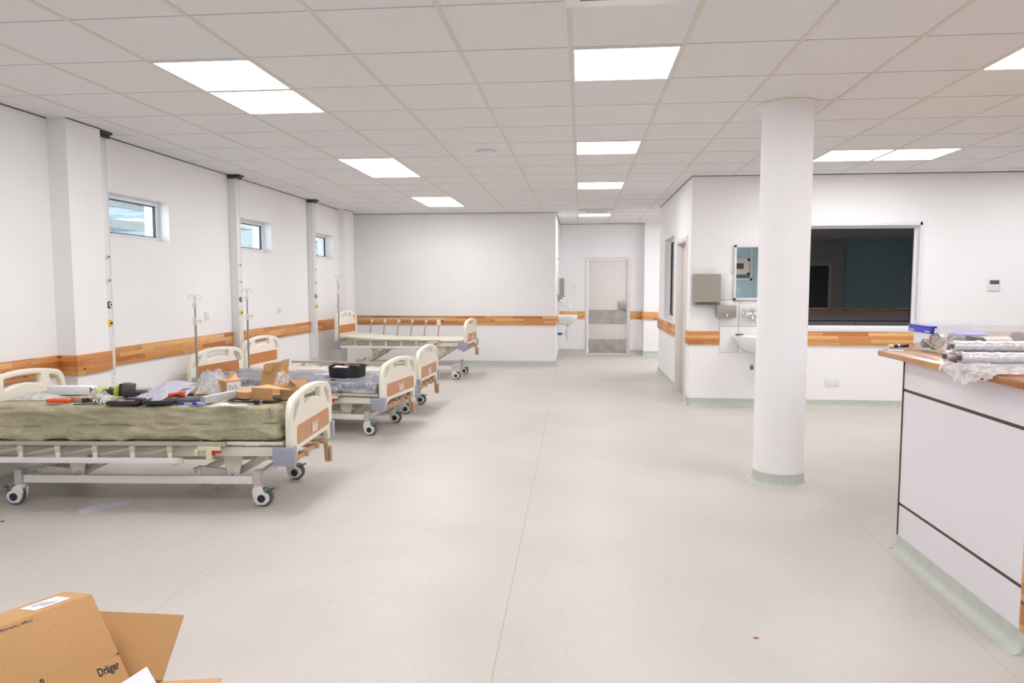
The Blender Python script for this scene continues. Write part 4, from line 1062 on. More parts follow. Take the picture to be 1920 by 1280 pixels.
# ------------------------------------------------------------------ nurse counter at the right
cb = empty('nurse_counter', (1.745, 4.04, 0), 0, 'white panelled counter with dark strips and timber end at the right edge', 'counter')
BODY = [(0, -1.11), (0, 0.0), (1.455, 1.86), (4.7, 1.86), (4.7, 1.42), (1.68, 1.42), (0.66, 0.10), (0.66, -1.11)]
def slab(b, z0, z1, inset=0.0):
    poly = [(x + (inset if x < 0.5 else 0), y - (inset if y > 1.8 else 0)) for x, y in BODY]; b.prism(poly, z0, z1)
part('upper_panel', 'laminate', cb, lambda b: slab(b, 0.899, 1.056), smooth=False)
part('middle_panel', 'laminate', cb, lambda b: slab(b, 0.272, 0.883), smooth=False)
part('lower_panel', 'laminate', cb, lambda b: slab(b, 0.09, 0.256), smooth=False)
part('dark_strip', 'stripe', cb, lambda b: slab(b, 0.883, 0.899, 0.003), smooth=False)
part('dark_strip', 'stripe', cb, lambda b: slab(b, 0.256, 0.272, 0.003), smooth=False)
part('edge_band', 'stripe', cb, lambda b: b.beam((-0.001, 0.0, 0.09), (-0.001, 0.0, 1.056), 0.008, 0.008), smooth=False)
part('timber_end', 'wood', cb, lambda b: b.bb(-0.006, 0.66, -1.142, -1.11, 0.09, 1.056, bev=0.002))
prof = [(0.012, 0.0), (-0.05, 0.0008), (-0.032, 0.004), (-0.014, 0.016), (-0.004, 0.04), (-0.003, 0.09), (0.012, 0.09)]
part('base_cove', 'skirt', cb, lambda b: (b.prism(prof, 0, 1.142, Matrix(((1, 0, 0, 0), (0, 0, 1, -1.142), (0, 1, 0, 0), (0, 0, 0, 1)))),
     b.prism(prof, 0, 2.36, Matrix(((0.788, 0, 0.616, 0), (-0.616, 0, 0.788, 0), (0, 1, 0, 0), (0, 0, 0, 1)))), b.prism([(x_ + (0.005 if x_ == 0 else 0), y_) for x_, y_ in BODY], 0.0, 0.089)))
for x_ in (1.75, 2.6, 3.6): part('panel_joint', 'stripe', cb, lambda b: b.bb(x_, x_ + 0.006, 1.858, 1.862, 0.09, 0.885), smooth=False)
wt = MB()
wt.prism(rpoly([(1.68, 2.885), (1.68, 4.235), (3.11, 6.05), (6.5, 6.05), (6.5, 5.38), (3.46, 5.38), (2.47, 4.08), (2.47, 2.885)], [0.005, 0.01, 0, 0, 0, 0, 0, 0], 2), 1.058, 1.087)
bmesh.ops.bevel(wt.bm, geom=[e for e in wt.bm.edges if abs(e.verts[0].co.z - e.verts[1].co.z) < 1e-4], offset=0.003, segments=2, profile=0.5, affect='EDGES')
wt = tag(wt.build('worktop', 'wood_top', None, angle=40), 'glossy butcher block worktop lying on the white counter', 'worktop')

# storage tub with gauges, on the worktop
ZT = 1.088
TX0, TX1, TY0, TY1 = 1.905, 2.355, 3.965, 4.375
tb = empty('storage_tub', ((TX0 + TX1) / 2, (TY0 + TY1) / 2, ZT), R(-2), 'translucent plastic storage tub with a blue handle on the worktop', 'plastic box')
hx_, hy_ = (TX1 - TX0) / 2, (TY1 - TY0) / 2
def tub(b):
    t = bmesh.new(); rings = []
    def ring(s, z, d=0.0):
        o = rpoly([(-hx_ * s + d, -hy_ * s + d), (hx_ * s - d, -hy_ * s + d), (hx_ * s - d, hy_ * s - d), (-hx_ * s + d, hy_ * s - d)], 0.03, 5)
        return [t.verts.new((x, y, z)) for x, y in o]
    for s, z, d in ((0.90, 0.0, 0), (0.93, 0.004, 0), (1.0, 0.150, 0), (1.035, 0.152, 0), (1.035, 0.160, 0), (0.99, 0.160, 0.0), (0.99, 0.150, 0.003), (0.925, 0.006, 0.003)): rings.append(ring(s, z, d))
    for A, B in zip(rings, rings[1:]):
        n = len(A)
        for j in range(n): t.faces.new((A[j], A[(j + 1) % n], B[(j + 1) % n], B[j]))
    t.faces.new(rings[0][::-1]); t.faces.new(rings[-1]); b._merge(t)
part('tub', 'tub', tb, tub, angle=40)
hd = part('clip_handle', 'blue', tb, lambda b: (b.box((-hx_ - 0.022, 0.0, 0.122), (0.016, 0.30, 0.032), rot=(0, R(8), 0), bev=0.005), b.box((-hx_ - 0.018, 0.0, 0.143), (0.024, 0.32, 0.010), bev=0.003)))
for s in (-1, 1): part('embossed_mark', 'label', hd, lambda b: b.box((-hx_ - 0.031, s * 0.10, 0.117), (0.002, 0.06, 0.006)))
def gauge(x, y, z, rz, tilt, label, rr=0.045):
    g = empty('pressure_gauge', (tb.location.x + x, tb.location.y + y, ZT + z), 0, label, 'gauge', 'gauges inside the tub', rot=(R(tilt), 0, R(rz)))
    part('rim', 'alu', g, lambda b: b.lathe([(rr, -0.014), (rr, 0.014), (rr - 0.004, 0.014), (rr - 0.004, 0.008)], cap=False, seg=32))
    part('dial', 'cream_tube', g, lambda b: b.lathe([(rr - 0.003, -0.012), (rr - 0.003, 0.008)], seg=32))
    part('green_band', 'skin_green', g, lambda b: b.tube([((rr - 0.012) * math.cos(a), (rr - 0.012) * math.sin(a), 0.0085) for a in [R(40 + 10 * q) for q in range(10)]], 0.003, 6))
    part('red_band', 'red', g, lambda b: b.tube([((rr - 0.012) * math.cos(a), (rr - 0.012) * math.sin(a), 0.0085) for a in [R(150 + 10 * q) for q in range(8)]], 0.003, 6))
    part('needle', 'ink', g, lambda b: b.box((0.008, 0.004, 0.0095), (0.04, 0.003, 0.001), rot=(0, 0, R(30))))
gauge(-0.155, 0.02, 0.06, -72, 88, 'round dial gauge inside the tub behind its blue handled end')
gauge(-0.12, -0.13, 0.052, -8, 84, 'round dial gauge with green band low in the middle of the tub', 0.042)
gauge(-0.02, 0.10, 0.06, -30, 85, 'round dial gauge at the back of the tub', 0.04)
def in_tub(name, m, fn, label, cat):
    b = MB(); fn(b); o = b.build(name, m, None); o.location = (tb.location.x, tb.location.y, ZT + 0.006); return tag(o, label, cat)
in_tub('valve_canister', 'cream_tube', lambda b: (b.cyl((0.02, -0.09, 0.045), (0.17, -0.06, 0.045), 0.042), b.cyl((0.17, -0.06, 0.045), (0.18, -0.058, 0.045), 0.036), b.cyl((0.01, -0.092, 0.045), (0.02, -0.09, 0.045), 0.036)), 'ivory cylinder lying inside the right half of the tub', 'canister')
in_tub('cream_bottle', 'cream_tube', lambda b: (b.cyl((-0.06, 0.0, 0.03), (0.08, 0.08, 0.03), 0.03), b.cyl((0.08, 0.08, 0.03), (0.10, 0.092, 0.03), 0.018)), 'pale ivory bottle lying across the middle of the tub', 'bottle')
in_tub('power_adapter', 'dark', lambda b: (b.box((-0.055, -0.13, 0.06), (0.055, 0.03, 0.06), rot=(0, R(12), R(10)), bev=0.006), b.box((-0.055, -0.147, 0.072), (0.035, 0.004, 0.015), rot=(0, R(12), R(10)))), 'dark square power adapter in the middle of the tub', 'adapter')
in_tub('black_cable_coil', 'dark', lambda b: [b.tube([(-0.01 + rr_ * math.cos(a), -0.135 + 0.006 * q, 0.045 + rr_ * 0.95 * math.sin(a)) for a in [R(20 * t_) for t_ in range(18)]], 0.006, 6, closed=True) for q, rr_ in enumerate((0.036, 0.038, 0.035))], 'coiled dark cable beside the adapter in the tub', 'cable')
in_tub('gas_regulator', 'dark', lambda b: (b.lathe([(0.001, 0.030), (0.016, 0.028), (0.026, 0.018), (0.026, 0.0)], (-0.150, -0.135, 0.026), (0, -1, 0), cap=False), b.lathe([(0.026, 0), (0.001, 0.001)], (-0.150, -0.135, 0.026), (0, -1, 0), cap=False)), 'round black valve regulator at the near corner of the tub', 'regulator')
in_tub('lime_cable', 'lime', lambda b: b.tube([(-0.185, 0.10, 0.05), (-0.19, 0.02, 0.03), (-0.185, -0.05, 0.014), (-0.17, -0.11, 0.008)], 0.0035, 6), 'thin lime cable against the blue handled end of the tub', 'cable')
in_tub('pink_cable', 'pink', lambda b: b.tube([(-0.186, -0.06, 0.03), (-0.188, -0.10, 0.008), (-0.17, -0.145, 0.006), (-0.12, -0.155, 0.02), (-0.10, -0.15, 0.03)], 0.004, 6), 'pink tubing looped at the near corner of the tub', 'tube')
in_tub('blue_fabric_bag', 'lilac', lambda b: (b.box((0.06, 0.115, 0.05), (0.22, 0.07, 0.10), rot=(0, 0, R(4)), bev=0.03, seg=4)), 'pale blue bag standing at the back of the tub', 'bag')
in_tub('navy_fitting', 'navy', lambda b: (b.cyl((-0.183, 0.12, 0.03), (-0.15, 0.12, 0.03), 0.026), b.cyl((-0.178, 0.03, 0.016), (-0.15, 0.03, 0.016), 0.014)), 'navy hose fitting in the left back corner of the tub', 'fitting')

# foil wrapped rods laid along the worktop edge
for y, z, rr, lab, x0 in ((3.50, ZT + 0.031, 0.030, 'front silver rod wrapped in bubble foil, nearest the worktop edge', 1.755), (3.575, ZT + 0.031, 0.030, 'back silver rod wrapped in bubble foil, next to the tub', 1.725), (3.53, ZT + 0.083, 0.026, 'upper silver rod resting on the two lower foil rods', 1.735)):
    g = empty('foil_wrapped_rod', (x0, y, z), R(-1), lab, 'wrapped rod', 'foil wrapped rods on the worktop')
    t = bmesh.new(); rings = []; n = 20; L_ = 0.70
    for i in range(80):
        x = L_ * i / 79; r_ = rr * (1 + 0.10 * mn.noise(Vector((x * 30, y * 9, 1))))
        rings.append([t.verts.new((x, r_ * (1 + 0.14 * mn.noise(Vector((x * 38, j * 1.3, y * 20)))) * math.cos(2 * math.pi * j / n), min(1, 1) * r_ * (1 + 0.10 * mn.noise(Vector((x * 34, j * 1.1, 7 + y)))) * math.sin(2 * math.pi * j / n))) for j in range(n)])
    for A, B in zip(rings, rings[1:]):
        for j in range(n): t.faces.new((A[j], A[(j + 1) % n], B[(j + 1) % n], B[j]))
    t.faces.new(rings[0][::-1]); t.faces.new(rings[-1]); b = MB(); b._merge(t); b.build('foil', 'foil', g, angle=60)
    part('tube_mouth', 'grey_pl', g, lambda b: b.box((-0.004, 0, 0), (0.008, rr * 1.1, rr * 0.8), bev=0.003))
t = bmesh.new(); g_ = []; prof = [(2.10, 1.0925), (2.0, 1.0925), (1.9, 1.0925), (1.82, 1.0925), (1.76, 1.0925), (1.72, 1.0925), (1.694, 1.092), (1.668, 1.084), (1.662, 1.074), (1.658, 1.06), (1.655, 1.048)]
for i in range(31):
    y = 3.06 + 0.42 * i / 30; row = []
    drop = 0.35 + 1.0 * math.sin(i / 30 * math.pi) ** 2 + 0.25 * math.sin(i * 1.1)
    for j, (x, z) in enumerate(prof):
        w_ = abs(mn.noise(Vector((x * 22, y * 26, 3)))) * 0.022
        if j >= 7: z = 1.088 - (1.088 - z) * max(0.2, drop); x = x - w_ * 0.8; w_ = 0
        row.append(t.verts.new((x, y + 0.012 * math.sin(j * 1.3 + i), z + w_)))
    g_.append(row)
for i in range(30):
    for j in range(len(prof) - 1): t.faces.new((g_[i][j], g_[i + 1][j], g_[i + 1][j + 1], g_[i][j + 1]))
b = MB(); b._merge(t); bag = b.build('plastic_sleeve', 'film_w', None, angle=70)
tag(bag, 'loose clear plastic sleeve in front of the foil rods drooping over the worktop edge', 'plastic')
b = MB(); b.tube([(1.80, 4.33, ZT + 0.016), (1.85, 4.35, ZT + 0.016), (1.895, 4.35, ZT + 0.02)], 0.010, 10); nz = b.build('cable_gland', 'dark', None); tag(nz, 'black cable plug lying left of the tub on the worktop', 'plug')
part('tip', 'cream_tube', nz, lambda b: b.cyl((1.775, 4.325, ZT + 0.014), (1.80, 4.33, ZT + 0.016), 0.011, 0.013))
part('collar', 'alu', nz, lambda b: b.cyl((1.825, 4.34, ZT + 0.016), (1.838, 4.345, ZT + 0.016), 0.014))
o = part('paper_slip', 'paper', None, lambda b: b.quadplate([(1.72, 4.20, ZT), (1.80, 4.18, ZT), (1.84, 4.27, ZT), (1.76, 4.29, ZT)], 0.0012)); tag(o, 'small white paper slip near the worktop corner', 'paper')
dk = part('black_disc', 'dark', None, lambda b: b.lathe([(0.001, -0.012), (0.05, -0.012), (0.052, 0), (0.05, 0.012), (0.001, 0.012)], (2.455, 4.30, ZT + 0.053), (0.3, -1, 0), 32, cap=False)); tag(dk, 'black round disc standing behind the right end of the tub', 'disc')
o = part('timber_offcut', 'wood_top', None, lambda b: b.box((2.58, 4.52, ZT + 0.026), (0.22, 0.10, 0.05), rot=(0, 0, R(20)), bev=0.003)); tag(o, 'short timber offcut on the worktop right of the tub', 'wood block')

# ------------------------------------------------------------------ outside the clerestory windows
out = empty('covered_walkway', (-4.5, 9, 0), 0, 'sheet metal canopy and steel beams seen through the small left windows', 'canopy')
def corr(b):
    t = bmesh.new(); rows = []
    n = 220
    for i in range(n + 1):
        y = -4 + i * 34.0 / n
        rows.append((t.verts.new((-0.1, y, 3.05 + 0.02 * math.sin(i * 1.9))), t.verts.new((-12.0, y, 2.78 + 0.02 * math.sin(i * 1.9)))))
    for A, B in zip(rows, rows[1:]): t.faces.new((A[0], A[1], B[1], B[0]))
    bmesh.ops.solidify(t, geom=list(t.faces), thickness=0.01); b._merge(t)
part('corrugated_roof', 'canopy', out, corr, smooth=False)
for x in (-2.6, -5.2, -7.8, -11.6): part('beam', 'beam', out, lambda b: b.bb(x - 0.05, x + 0.05, -4, 28, 2.66, 2.84))
for y in (2, 7, 12, 17, 22): part('cross_beam', 'beam', out, lambda b: b.bb(-11.6, -0.3, y - 0.04, y + 0.04, 2.72, 2.84))
for y in (0, 9, 18, 27): part('post', 'ext_white', out, lambda b: b.bb(-11.7, -11.5, y - 0.1, y + 0.1, 0, 2.66))
ob = empty('low_outbuilding', (-22, 22, 0), 0, 'low building with a grey blue sheet roof beyond the canopy', 'building')
part('wall', 'ext_white', ob, lambda b: b.bb(-3, 3, -14, 14, 0, 2.2))
part('roof', 'canopy', ob, lambda b: b.prism([(-3.6, 2.15), (3.8, 2.15), (0, 3.0)], -15, 15, Matrix(((1, 0, 0, 0), (0, 0, 1, 0), (0, 1, 0, 0), (0, 0, 0, 1)))), smooth=False)
g = part('ground_outside', 'ground', None, lambda b: b.bb(-40, -4.5, -20, 50, -0.3, -0.15)); tag(g, kind='structure')

# ------------------------------------------------------------------ clutter on the nearest bed
ZM = 0.694
def item(name, x, y, rz, label, cat, z=ZM, group=None, rot=None): return empty(name, (x, y, z), R(rz), label, cat, group, rot)
def solo(name, m, fn, x, y, rz, label, cat, z=ZM, group=None, **kw):
    b = MB(); fn(b); o = b.build(name, m, None, **kw); o.location = (x, y, z); o.rotation_euler = (0, 0, R(rz)); return tag(o, label, cat, group)
def blob(name, m, x, y, rz, sx, sy, h, seed, label, cat, z=ZM, nx=22, ny=16):
    o = crumple(name, m, None, nx, ny, sx, sy, h * 0.45, seed, base=0.0, sag=lambda px, py: h * 0.75 * max(0, 1 - (2 * px / sx) ** 2) * max(0, 1 - (2 * py / sy) ** 2))
    o.location = (x, y, z); o.rotation_euler = (0, 0, R(rz)); return tag(o, label, cat)

w_ = item('white_carton', -3.56, 4.69, 4, 'long white carton lying at the head end of the cluttered bed', 'carton')
part('box', 'label', w_, lambda b: b.box((0, 0, 0.03), (0.30, 0.075, 0.058), bev=0.002))
part('open_flap', 'label', w_, lambda b: b.quadplate([(0.15, -0.037, 0.058), (0.15, 0.037, 0.058), (0.19, 0.037, 0.04), (0.19, -0.037, 0.04)], 0.0015))
part('dark_mouth', 'card_in', w_, lambda b: b.box((0.151, 0, 0.028), (0.003, 0.066, 0.048)))
blob('plastic_bag', 'film_w', -3.66, 4.50, 8, 0.30, 0.17, 0.045, 3, 'milky plastic bag at the far left of the cluttered bed', 'bag')
solo('orange_pouch', 'orange', lambda b: b.box((0, 0, 0.014), (0.15, 0.05, 0.026), bev=0.011, seg=4), -3.38, 4.335, 6, 'flat orange pouch near the mattress edge at the left', 'pouch')
p_ = item('pink_box', -3.285, 4.385, -24, 'small pink boxed tool with a black end beside the orange pouch', 'box')
part('body', 'pink', p_, lambda b: b.box((0, 0, 0.016), (0.14, 0.036, 0.030), bev=0.003))
part('black_end', 'dark', p_, lambda b: b.box((0.085, 0, 0.016), (0.035, 0.037, 0.030), bev=0.003))
blob('clear_bag', 'film', -3.20, 4.47, 15, 0.18, 0.15, 0.085, 8, 'crinkled clear bag of small parts left of the cordless drill', 'bag')
d_ = item('cordless_drill', -3.17, 4.63, 2, 'lime green and black cordless drill lying on the mattress', 'drill')
part('battery', 'grey_pl', d_, lambda b: b.box((0.075, 0, 0.052), (0.062, 0.075, 0.078), rot=(0, R(8), 0), bev=0.008))
part('battery_base', 'dark', d_, lambda b: b.box((0.036, 0, 0.048), (0.026, 0.08, 0.088), rot=(0, R(8), 0), bev=0.008))
part('collar', 'lime', d_, lambda b: (b.box((0.010, 0, 0.042), (0.030, 0.07, 0.078), rot=(0, R(8), 0), bev=0.012), b.box((-0.012, 0, 0.028), (0.03, 0.05, 0.044), bev=0.012)))
part('grip', 'dgrey', d_, lambda b: b.cyl((-0.02, 0, 0.030), (-0.11, 0.005, 0.026), 0.021, 0.024))
part('motor_housing', 'lime', d_, lambda b: b.lathe([(0.012, -0.055), (0.027, -0.045), (0.030, 0.02), (0.026, 0.045)], (-0.135, 0.02, 0.032), (0.25, 1, 0.0)))
part('chuck', 'dark', d_, lambda b: b.lathe([(0.020, 0.0), (0.019, 0.03), (0.010, 0.045)], (-0.123, 0.068, 0.032), (0.25, 1, 0.0)))
c_ = item('black_tool_case', -2.985, 4.62, 3, 'flat black tool case right of the cordless drill', 'case')
part('shell', 'dark', c_, lambda b: b.box((0, 0, 0.022), (0.22, 0.12, 0.042), bev=0.010))
part('seam', 'grey_pl', c_, lambda b: b.box((0, -0.0605, 0.022), (0.20, 0.002, 0.003)))
part('handle', 'dgrey', c_, lambda b: b.tube([(0.06, -0.06, 0.024), (0.07, -0.075, 0.024), (0.13, -0.075, 0.03), (0.15, -0.06, 0.03)], 0.006, 8))
solo('auger_bit', 'chrome', lambda b: (b.tube([(-0.075 + 0.0022 * q, 0.011 * math.cos(q * 0.55), 0.014 + 0.011 * math.sin(q * 0.55)) for q in range(70)], 0.0045, 6), ), -3.06, 4.315, -3, 'coiled steel auger bit in front of the black pouch', 'drill bit')
solo('auger_bit', 'dgrey', lambda b: b.tube([(-0.05 + 0.0018 * q, 0.010 * math.cos(q * 0.6), 0.013 + 0.010 * math.sin(q * 0.6)) for q in range(50)], 0.005, 6), -3.155, 4.37, 4, 'dark coiled bit just left of the steel auger bit', 'drill bit')
sc = item('long_screwdriver', -3.22, 4.255, 22, 'long thin bit lying across the near mattress edge', 'drill bit', z=ZM - 0.002)
part('shank', 'dgrey', sc, lambda b: b.cyl((0.0, 0, 0.006), (0.14, 0, 0.006), 0.004))
part('tip', 'alu', sc, lambda b: b.tube([(-0.0012 * q, 0.003 * math.cos(q), 0.006 + 0.003 * math.sin(q)) for q in range(50)], 0.002, 5))
p_ = item('black_tool_pouch', -2.925, 4.335, 5, 'black tool roll with steel tips at the near edge, left of the papers', 'tool pouch')
part('pouch', 'dark', p_, lambda b: (b.box((0, 0, 0.012), (0.21, 0.09, 0.022), rot=(R(4), 0, 0), bev=0.008), b.box((0.06, 0.02, 0.028), (0.11, 0.07, 0.012), rot=(0, R(6), R(12)), bev=0.004)))
part('steel_blade', 'alu', p_, lambda b: b.box((-0.03, -0.015, 0.028), (0.12, 0.012, 0.004), rot=(0, 0, R(18))))
part('steel_blade', 'pink', p_, lambda b: b.box((0.03, -0.035, 0.026), (0.09, 0.010, 0.005), rot=(0, 0, R(14))))
solo('black_folder', 'dgrey', lambda b: b.box((0, 0, 0.008), (0.19, 0.13, 0.012), rot=(R(3), 0, 0), bev=0.003), -2.92, 4.45, -6, 'thin dark folder under the black tool roll', 'folder')
def pap(name, x, y, rz, sx, sy, seed, label, z=ZM, lift=0.05, m='printed', tilt=0.0):
    o = crumple(name, m, None, 12, 14, sx, sy, 0.010, seed, base=0.002, sag=lambda px, py: lift * max(0.0, (py / sy + 0.5)) + 0.012 * math.cos(px * 14), thick=0.0008)
    o.location = (x, y, z); o.rotation_euler = (0, 0, R(rz)); return tag(o, label, 'paper')
pap('instruction_sheet', -2.83, 4.58, -14, 0.24, 0.34, 31, 'printed white instruction sheet propped in the middle of the cluttered bed', lift=0.085)
pap('instruction_sheet', -2.755, 4.63, 10, 0.19, 0.26, 32, 'second printed sheet sticking out right of the propped one', lift=0.05)
blob('clear_bag', 'film', -2.80, 4.92, 5, 0.24, 0.15, 0.07, 15, 'crinkled clear bag behind the printed sheets', 'bag')
blob('clear_bag', 'film', -3.03, 4.93, 5, 0.16, 0.12, 0.06, 19, 'small clear bag behind the black tool case', 'bag')
solo('black_tray', 'dark', lambda b: (b.box((0, 0, 0.006), (0.19, 0.13, 0.010), bev=0.003), b.box((0, -0.06, 0.014), (0.19, 0.012, 0.020), bev=0.003), b.box((0.09, 0, 0.014), (0.012, 0.13, 0.020), bev=0.003), b.box((-0.09, 0, 0.014), (0.012, 0.13, 0.020), bev=0.003)), -2.71, 4.385, 8, 'shallow empty black tray in front of the printed sheets', 'tray')
o_ = item('orange_tool', -2.675, 4.50, 14, 'orange hand tool lying between the two black trays', 'tool', z=ZM + 0.022)
part('body', 'orange', o_, lambda b: (b.box((0, 0, 0.016), (0.10, 0.036, 0.030), rot=(0, R(-6), 0), bev=0.011, seg=3), b.box((0.035, 0, 0.022), (0.04, 0.045, 0.036), bev=0.011, seg=3)))
part('black_trigger', 'dark', o_, lambda b: b.box((0.005, -0.019, 0.015), (0.03, 0.006, 0.012), bev=0.002))
s_ = item('screwdriver_bit_set', -2.555, 4.475, 6, 'open dark tray packed with small screwdriver bits', 'bit set')
part('tray', 'grey_pl', s_, lambda b: (b.box((0, 0, 0.007), (0.205, 0.17, 0.012), bev=0.003), [b.box((0, s * 0.081, 0.017), (0.205, 0.008, 0.014), bev=0.002) for s in (-1, 1)], [b.box((s * 0.0985, 0, 0.017), (0.008, 0.17, 0.014), bev=0.002) for s in (-1, 1)]))
part('bit_rows', 'bits', s_, lambda b: b.box((0, 0, 0.018), (0.185, 0.15, 0.012), bev=0.002))
for x, y, rz, lab, l_ in ((-2.505, 4.318, 8, 'blue capped pen, left one in front of the bit tray', 0.085), (-2.42, 4.325, -4, 'blue capped pen, right one in front of the bit tray', 0.085), (-2.45, 4.36, 5, 'clear pen behind the two blue capped pens', 0.07)):
    g = item('marker_pen', x, y, rz, lab, 'pen', group='pens in front of the bit tray')
    part('barrel', 'lilac', g, lambda b: b.cyl((-0.01, 0, 0.009), (l_ * 0.5, 0, 0.009), 0.008))
    part('cap', 'blue', g, lambda b: b.cyl((-l_ * 0.5, 0, 0.009), (-0.008, 0, 0.009), 0.0088, 0.008))
for x, y, rz, lab in ((-2.56, 4.285, 12, 'left tiny pale screw at the mattress edge'), (-2.44, 4.275, 20, 'right tiny pale screw at the mattress edge')):
    solo('screw', 'brass', lambda b: (b.cyl((-0.018, 0, 0.004), (0.016, 0, 0.004), 0.0022), b.cyl((0.016, 0, 0.004), (0.02, 0, 0.004), 0.0045)), x, y, rz, lab, 'screw', z=ZM - 0.001)
# cardboard cluster
def carton_open(root, w_, d_, h_, m='card', th=0.004):
    def f(b):
        b.bb(-w_ / 2, w_ / 2, -d_ / 2, d_ / 2, 0.0, th)
        for s in (-1, 1): b.bb(s * w_ / 2 - (th if s > 0 else 0), s * w_ / 2 + (th if s < 0 else 0), -d_ / 2, d_ / 2, th, h_); b.bb(-w_ / 2, w_ / 2, s * d_ / 2 - (th if s > 0 else 0), s * d_ / 2 + (th if s < 0 else 0), th, h_)
    return part('walls', m, root, f, smooth=False)
c_ = item('cardboard_tray', -2.70, 4.87, -8, 'low cardboard tray left of the bubble wrap', 'carton')
carton_open(c_, 0.24, 0.16, 0.032, 'card_light'); part('flap', 'card', c_, lambda b: b.quadplate([(-0.12, -0.08, 0.032), (0.12, -0.08, 0.032), (0.10, -0.14, 0.010), (-0.10, -0.14, 0.010)], 0.003))
part('inner_paper', 'pink', c_, lambda b: b.box((0, 0, 0.02), (0.20, 0.13, 0.004), rot=(0, R(3), 0)))
o = blob('bubble_wrap', 'bubble', -2.62, 4.87, 30, 0.25, 0.23, 0.19, 21, 'heap of bubble wrap left of the labelled carton', 'bubble wrap', nx=30, ny=30)
l_ = item('labelled_carton', -2.485, 4.855, -38, 'small brown carton with a barcode label and raised flaps', 'carton')
part('box', 'card', l_, lambda b: b.box((0, 0, 0.048), (0.140, 0.12, 0.094), bev=0.0015), smooth=False)
lb = part('label', 'label', l_, lambda b: b.box((0.0705, 0, 0.048), (0.001, 0.098, 0.072)))
for i in range(9): part('barcode_bar', 'ink_blue', lb, lambda b: b.box((0.0712, -0.038 + i * 0.0095 + (i % 3) * 0.001, 0.050 - (i % 4) * 0.004), (0.0006, 0.0025 + (i % 2) * 0.002, 0.052 - (i % 4) * 0.008)))
fl_ = part('flap', 'card_light', l_, lambda b: (b.quadplate([(-0.065, 0.03, 0.092), (-0.02, 0.05, 0.092), (-0.03, 0.065, 0.138), (-0.072, 0.04, 0.142)], 0.003), b.quadplate([(-0.02, 0.05, 0.092), (0.05, 0.05, 0.092), (0.05, -0.02, 0.095), (-0.03, 0.065, 0.132)], 0.003)))
part('flap_marking', 'ink', fl_, lambda b: b.box((0.01, 0.035, 0.108), (0.03, 0.008, 0.002), rot=(R(12), R(20), 0)))
k_ = item('upright_carton', -2.25, 5.10, 8, 'tall opened cardboard carton standing up at the back of the bed clutter', 'carton')
part('back_panel', 'card_in', k_, lambda b: b.quadplate([(-0.12, -0.04, 0.0), (0.02, -0.02, 0.0), (0.055, 0.02, 0.20), (-0.07, -0.01, 0.185)], 0.004), smooth=False)
part('side_flap', 'card', k_, lambda b: b.quadplate([(0.02, -0.02, 0.03), (0.10, -0.05, 0.07), (0.115, -0.04, 0.225), (0.045, 0.018, 0.205)], 0.004), smooth=False)
part('tuck_flap', 'card', k_, lambda b: b.prism(rpoly([(-0.075, 0.13), (-0.078, 0.178), (-0.01, 0.19), (-0.012, 0.15), (-0.03, 0.128)], 0.012, 3), 0.028, 0.032, Matrix(((1, 0, 0, 0), (0, 0, -1, 0), (0, 1, 0, 0), (0, 0, 0, 1)))), smooth=False)
part('base', 'card', k_, lambda b: b.bb(-0.10, 0.12, -0.06, 0.05, 0.0, 0.004), smooth=False)
o = blob('clear_bag', 'film', -2.165, 5.04, 60, 0.17, 0.12, 0.17, 27, 'tall crinkled clear bag standing in the upright carton', 'bag')
f_ = item('flat_carton', -2.275, 4.68, -22, 'flat brown carton between the labelled carton and the cube carton', 'carton')
part('box', 'card_light', f_, lambda b: b.box((0, 0, 0.024), (0.17, 0.15, 0.046), bev=0.0015), smooth=False)
part('loose_strip', 'label', f_, lambda b: b.tube([(-0.10, 0.02, 0.055), (-0.02, 0.0, 0.06), (0.09, 0.03, 0.075)], 0.004, 6))
q_ = item('cube_carton', -2.055, 4.535, -8, 'open cube shaped brown carton at the foot end of the bed', 'carton')
def cube_box(b):
    w2, d2, h2, th = 0.075, 0.07, 0.095, 0.004
    b.bb(-w2, w2, -d2, -d2 + th, 0, h2); b.bb(-w2, -w2 + th, -d2, d2, 0, h2); b.bb(w2 - th, w2, -d2 + 0.10, d2, 0, h2); b.bb(-w2, w2, -d2, d2, 0, th)
part('walls', 'card', q_, cube_box, smooth=False)
part('top_flap', 'card_light', q_, lambda b: b.quadplate([(-0.075, -0.07, 0.095), (0.075, -0.07, 0.090), (0.18, 0.0, 0.078), (-0.03, 0.05, 0.100)], 0.003), smooth=False)
part('side_flap', 'card_in', q_, lambda b: b.quadplate([(0.078, 0.03, 0.0), (0.16, 0.09, 0.01), (0.17, 0.10, 0.085), (0.078, 0.03, 0.09)], 0.003), smooth=False)
u_ = item('torn_carton', -2.03, 4.86, 10, 'torn open carton with curled flaps beside the footboard', 'carton')
part('panel', 'card', u_, lambda b: b.quadplate([(-0.16, 0.0, 0.0), (0.03, 0.0, 0.0), (0.03, 0.02, 0.085), (-0.14, 0.02, 0.055)], 0.004), smooth=False)
part('curled_flap', 'card_in', u_, lambda b: b.quadplate([(-0.01, -0.02, 0.095), (0.08, -0.05, 0.04), (0.13, -0.02, 0.055), (0.09, 0.02, 0.10)], 0.004), smooth=False)
part('folded_flap', 'card_light', u_, lambda b: (b.quadplate([(-0.03, -0.03, 0.02), (-0.01, -0.02, 0.095), (0.02, 0.0, 0.10), (0.01, 0.0, 0.03)], 0.004), b.quadplate([(-0.15, -0.03, 0.0), (0.08, -0.03, 0.0), (0.08, 0.02, 0.0), (-0.15, 0.02, 0.0)], 0.004)), smooth=False)
n_ = item('ribbed_light_bar', -2.375, 4.50, 66, 'ribbed silver bar lying across the front edge of the cartons', 'metal bar')
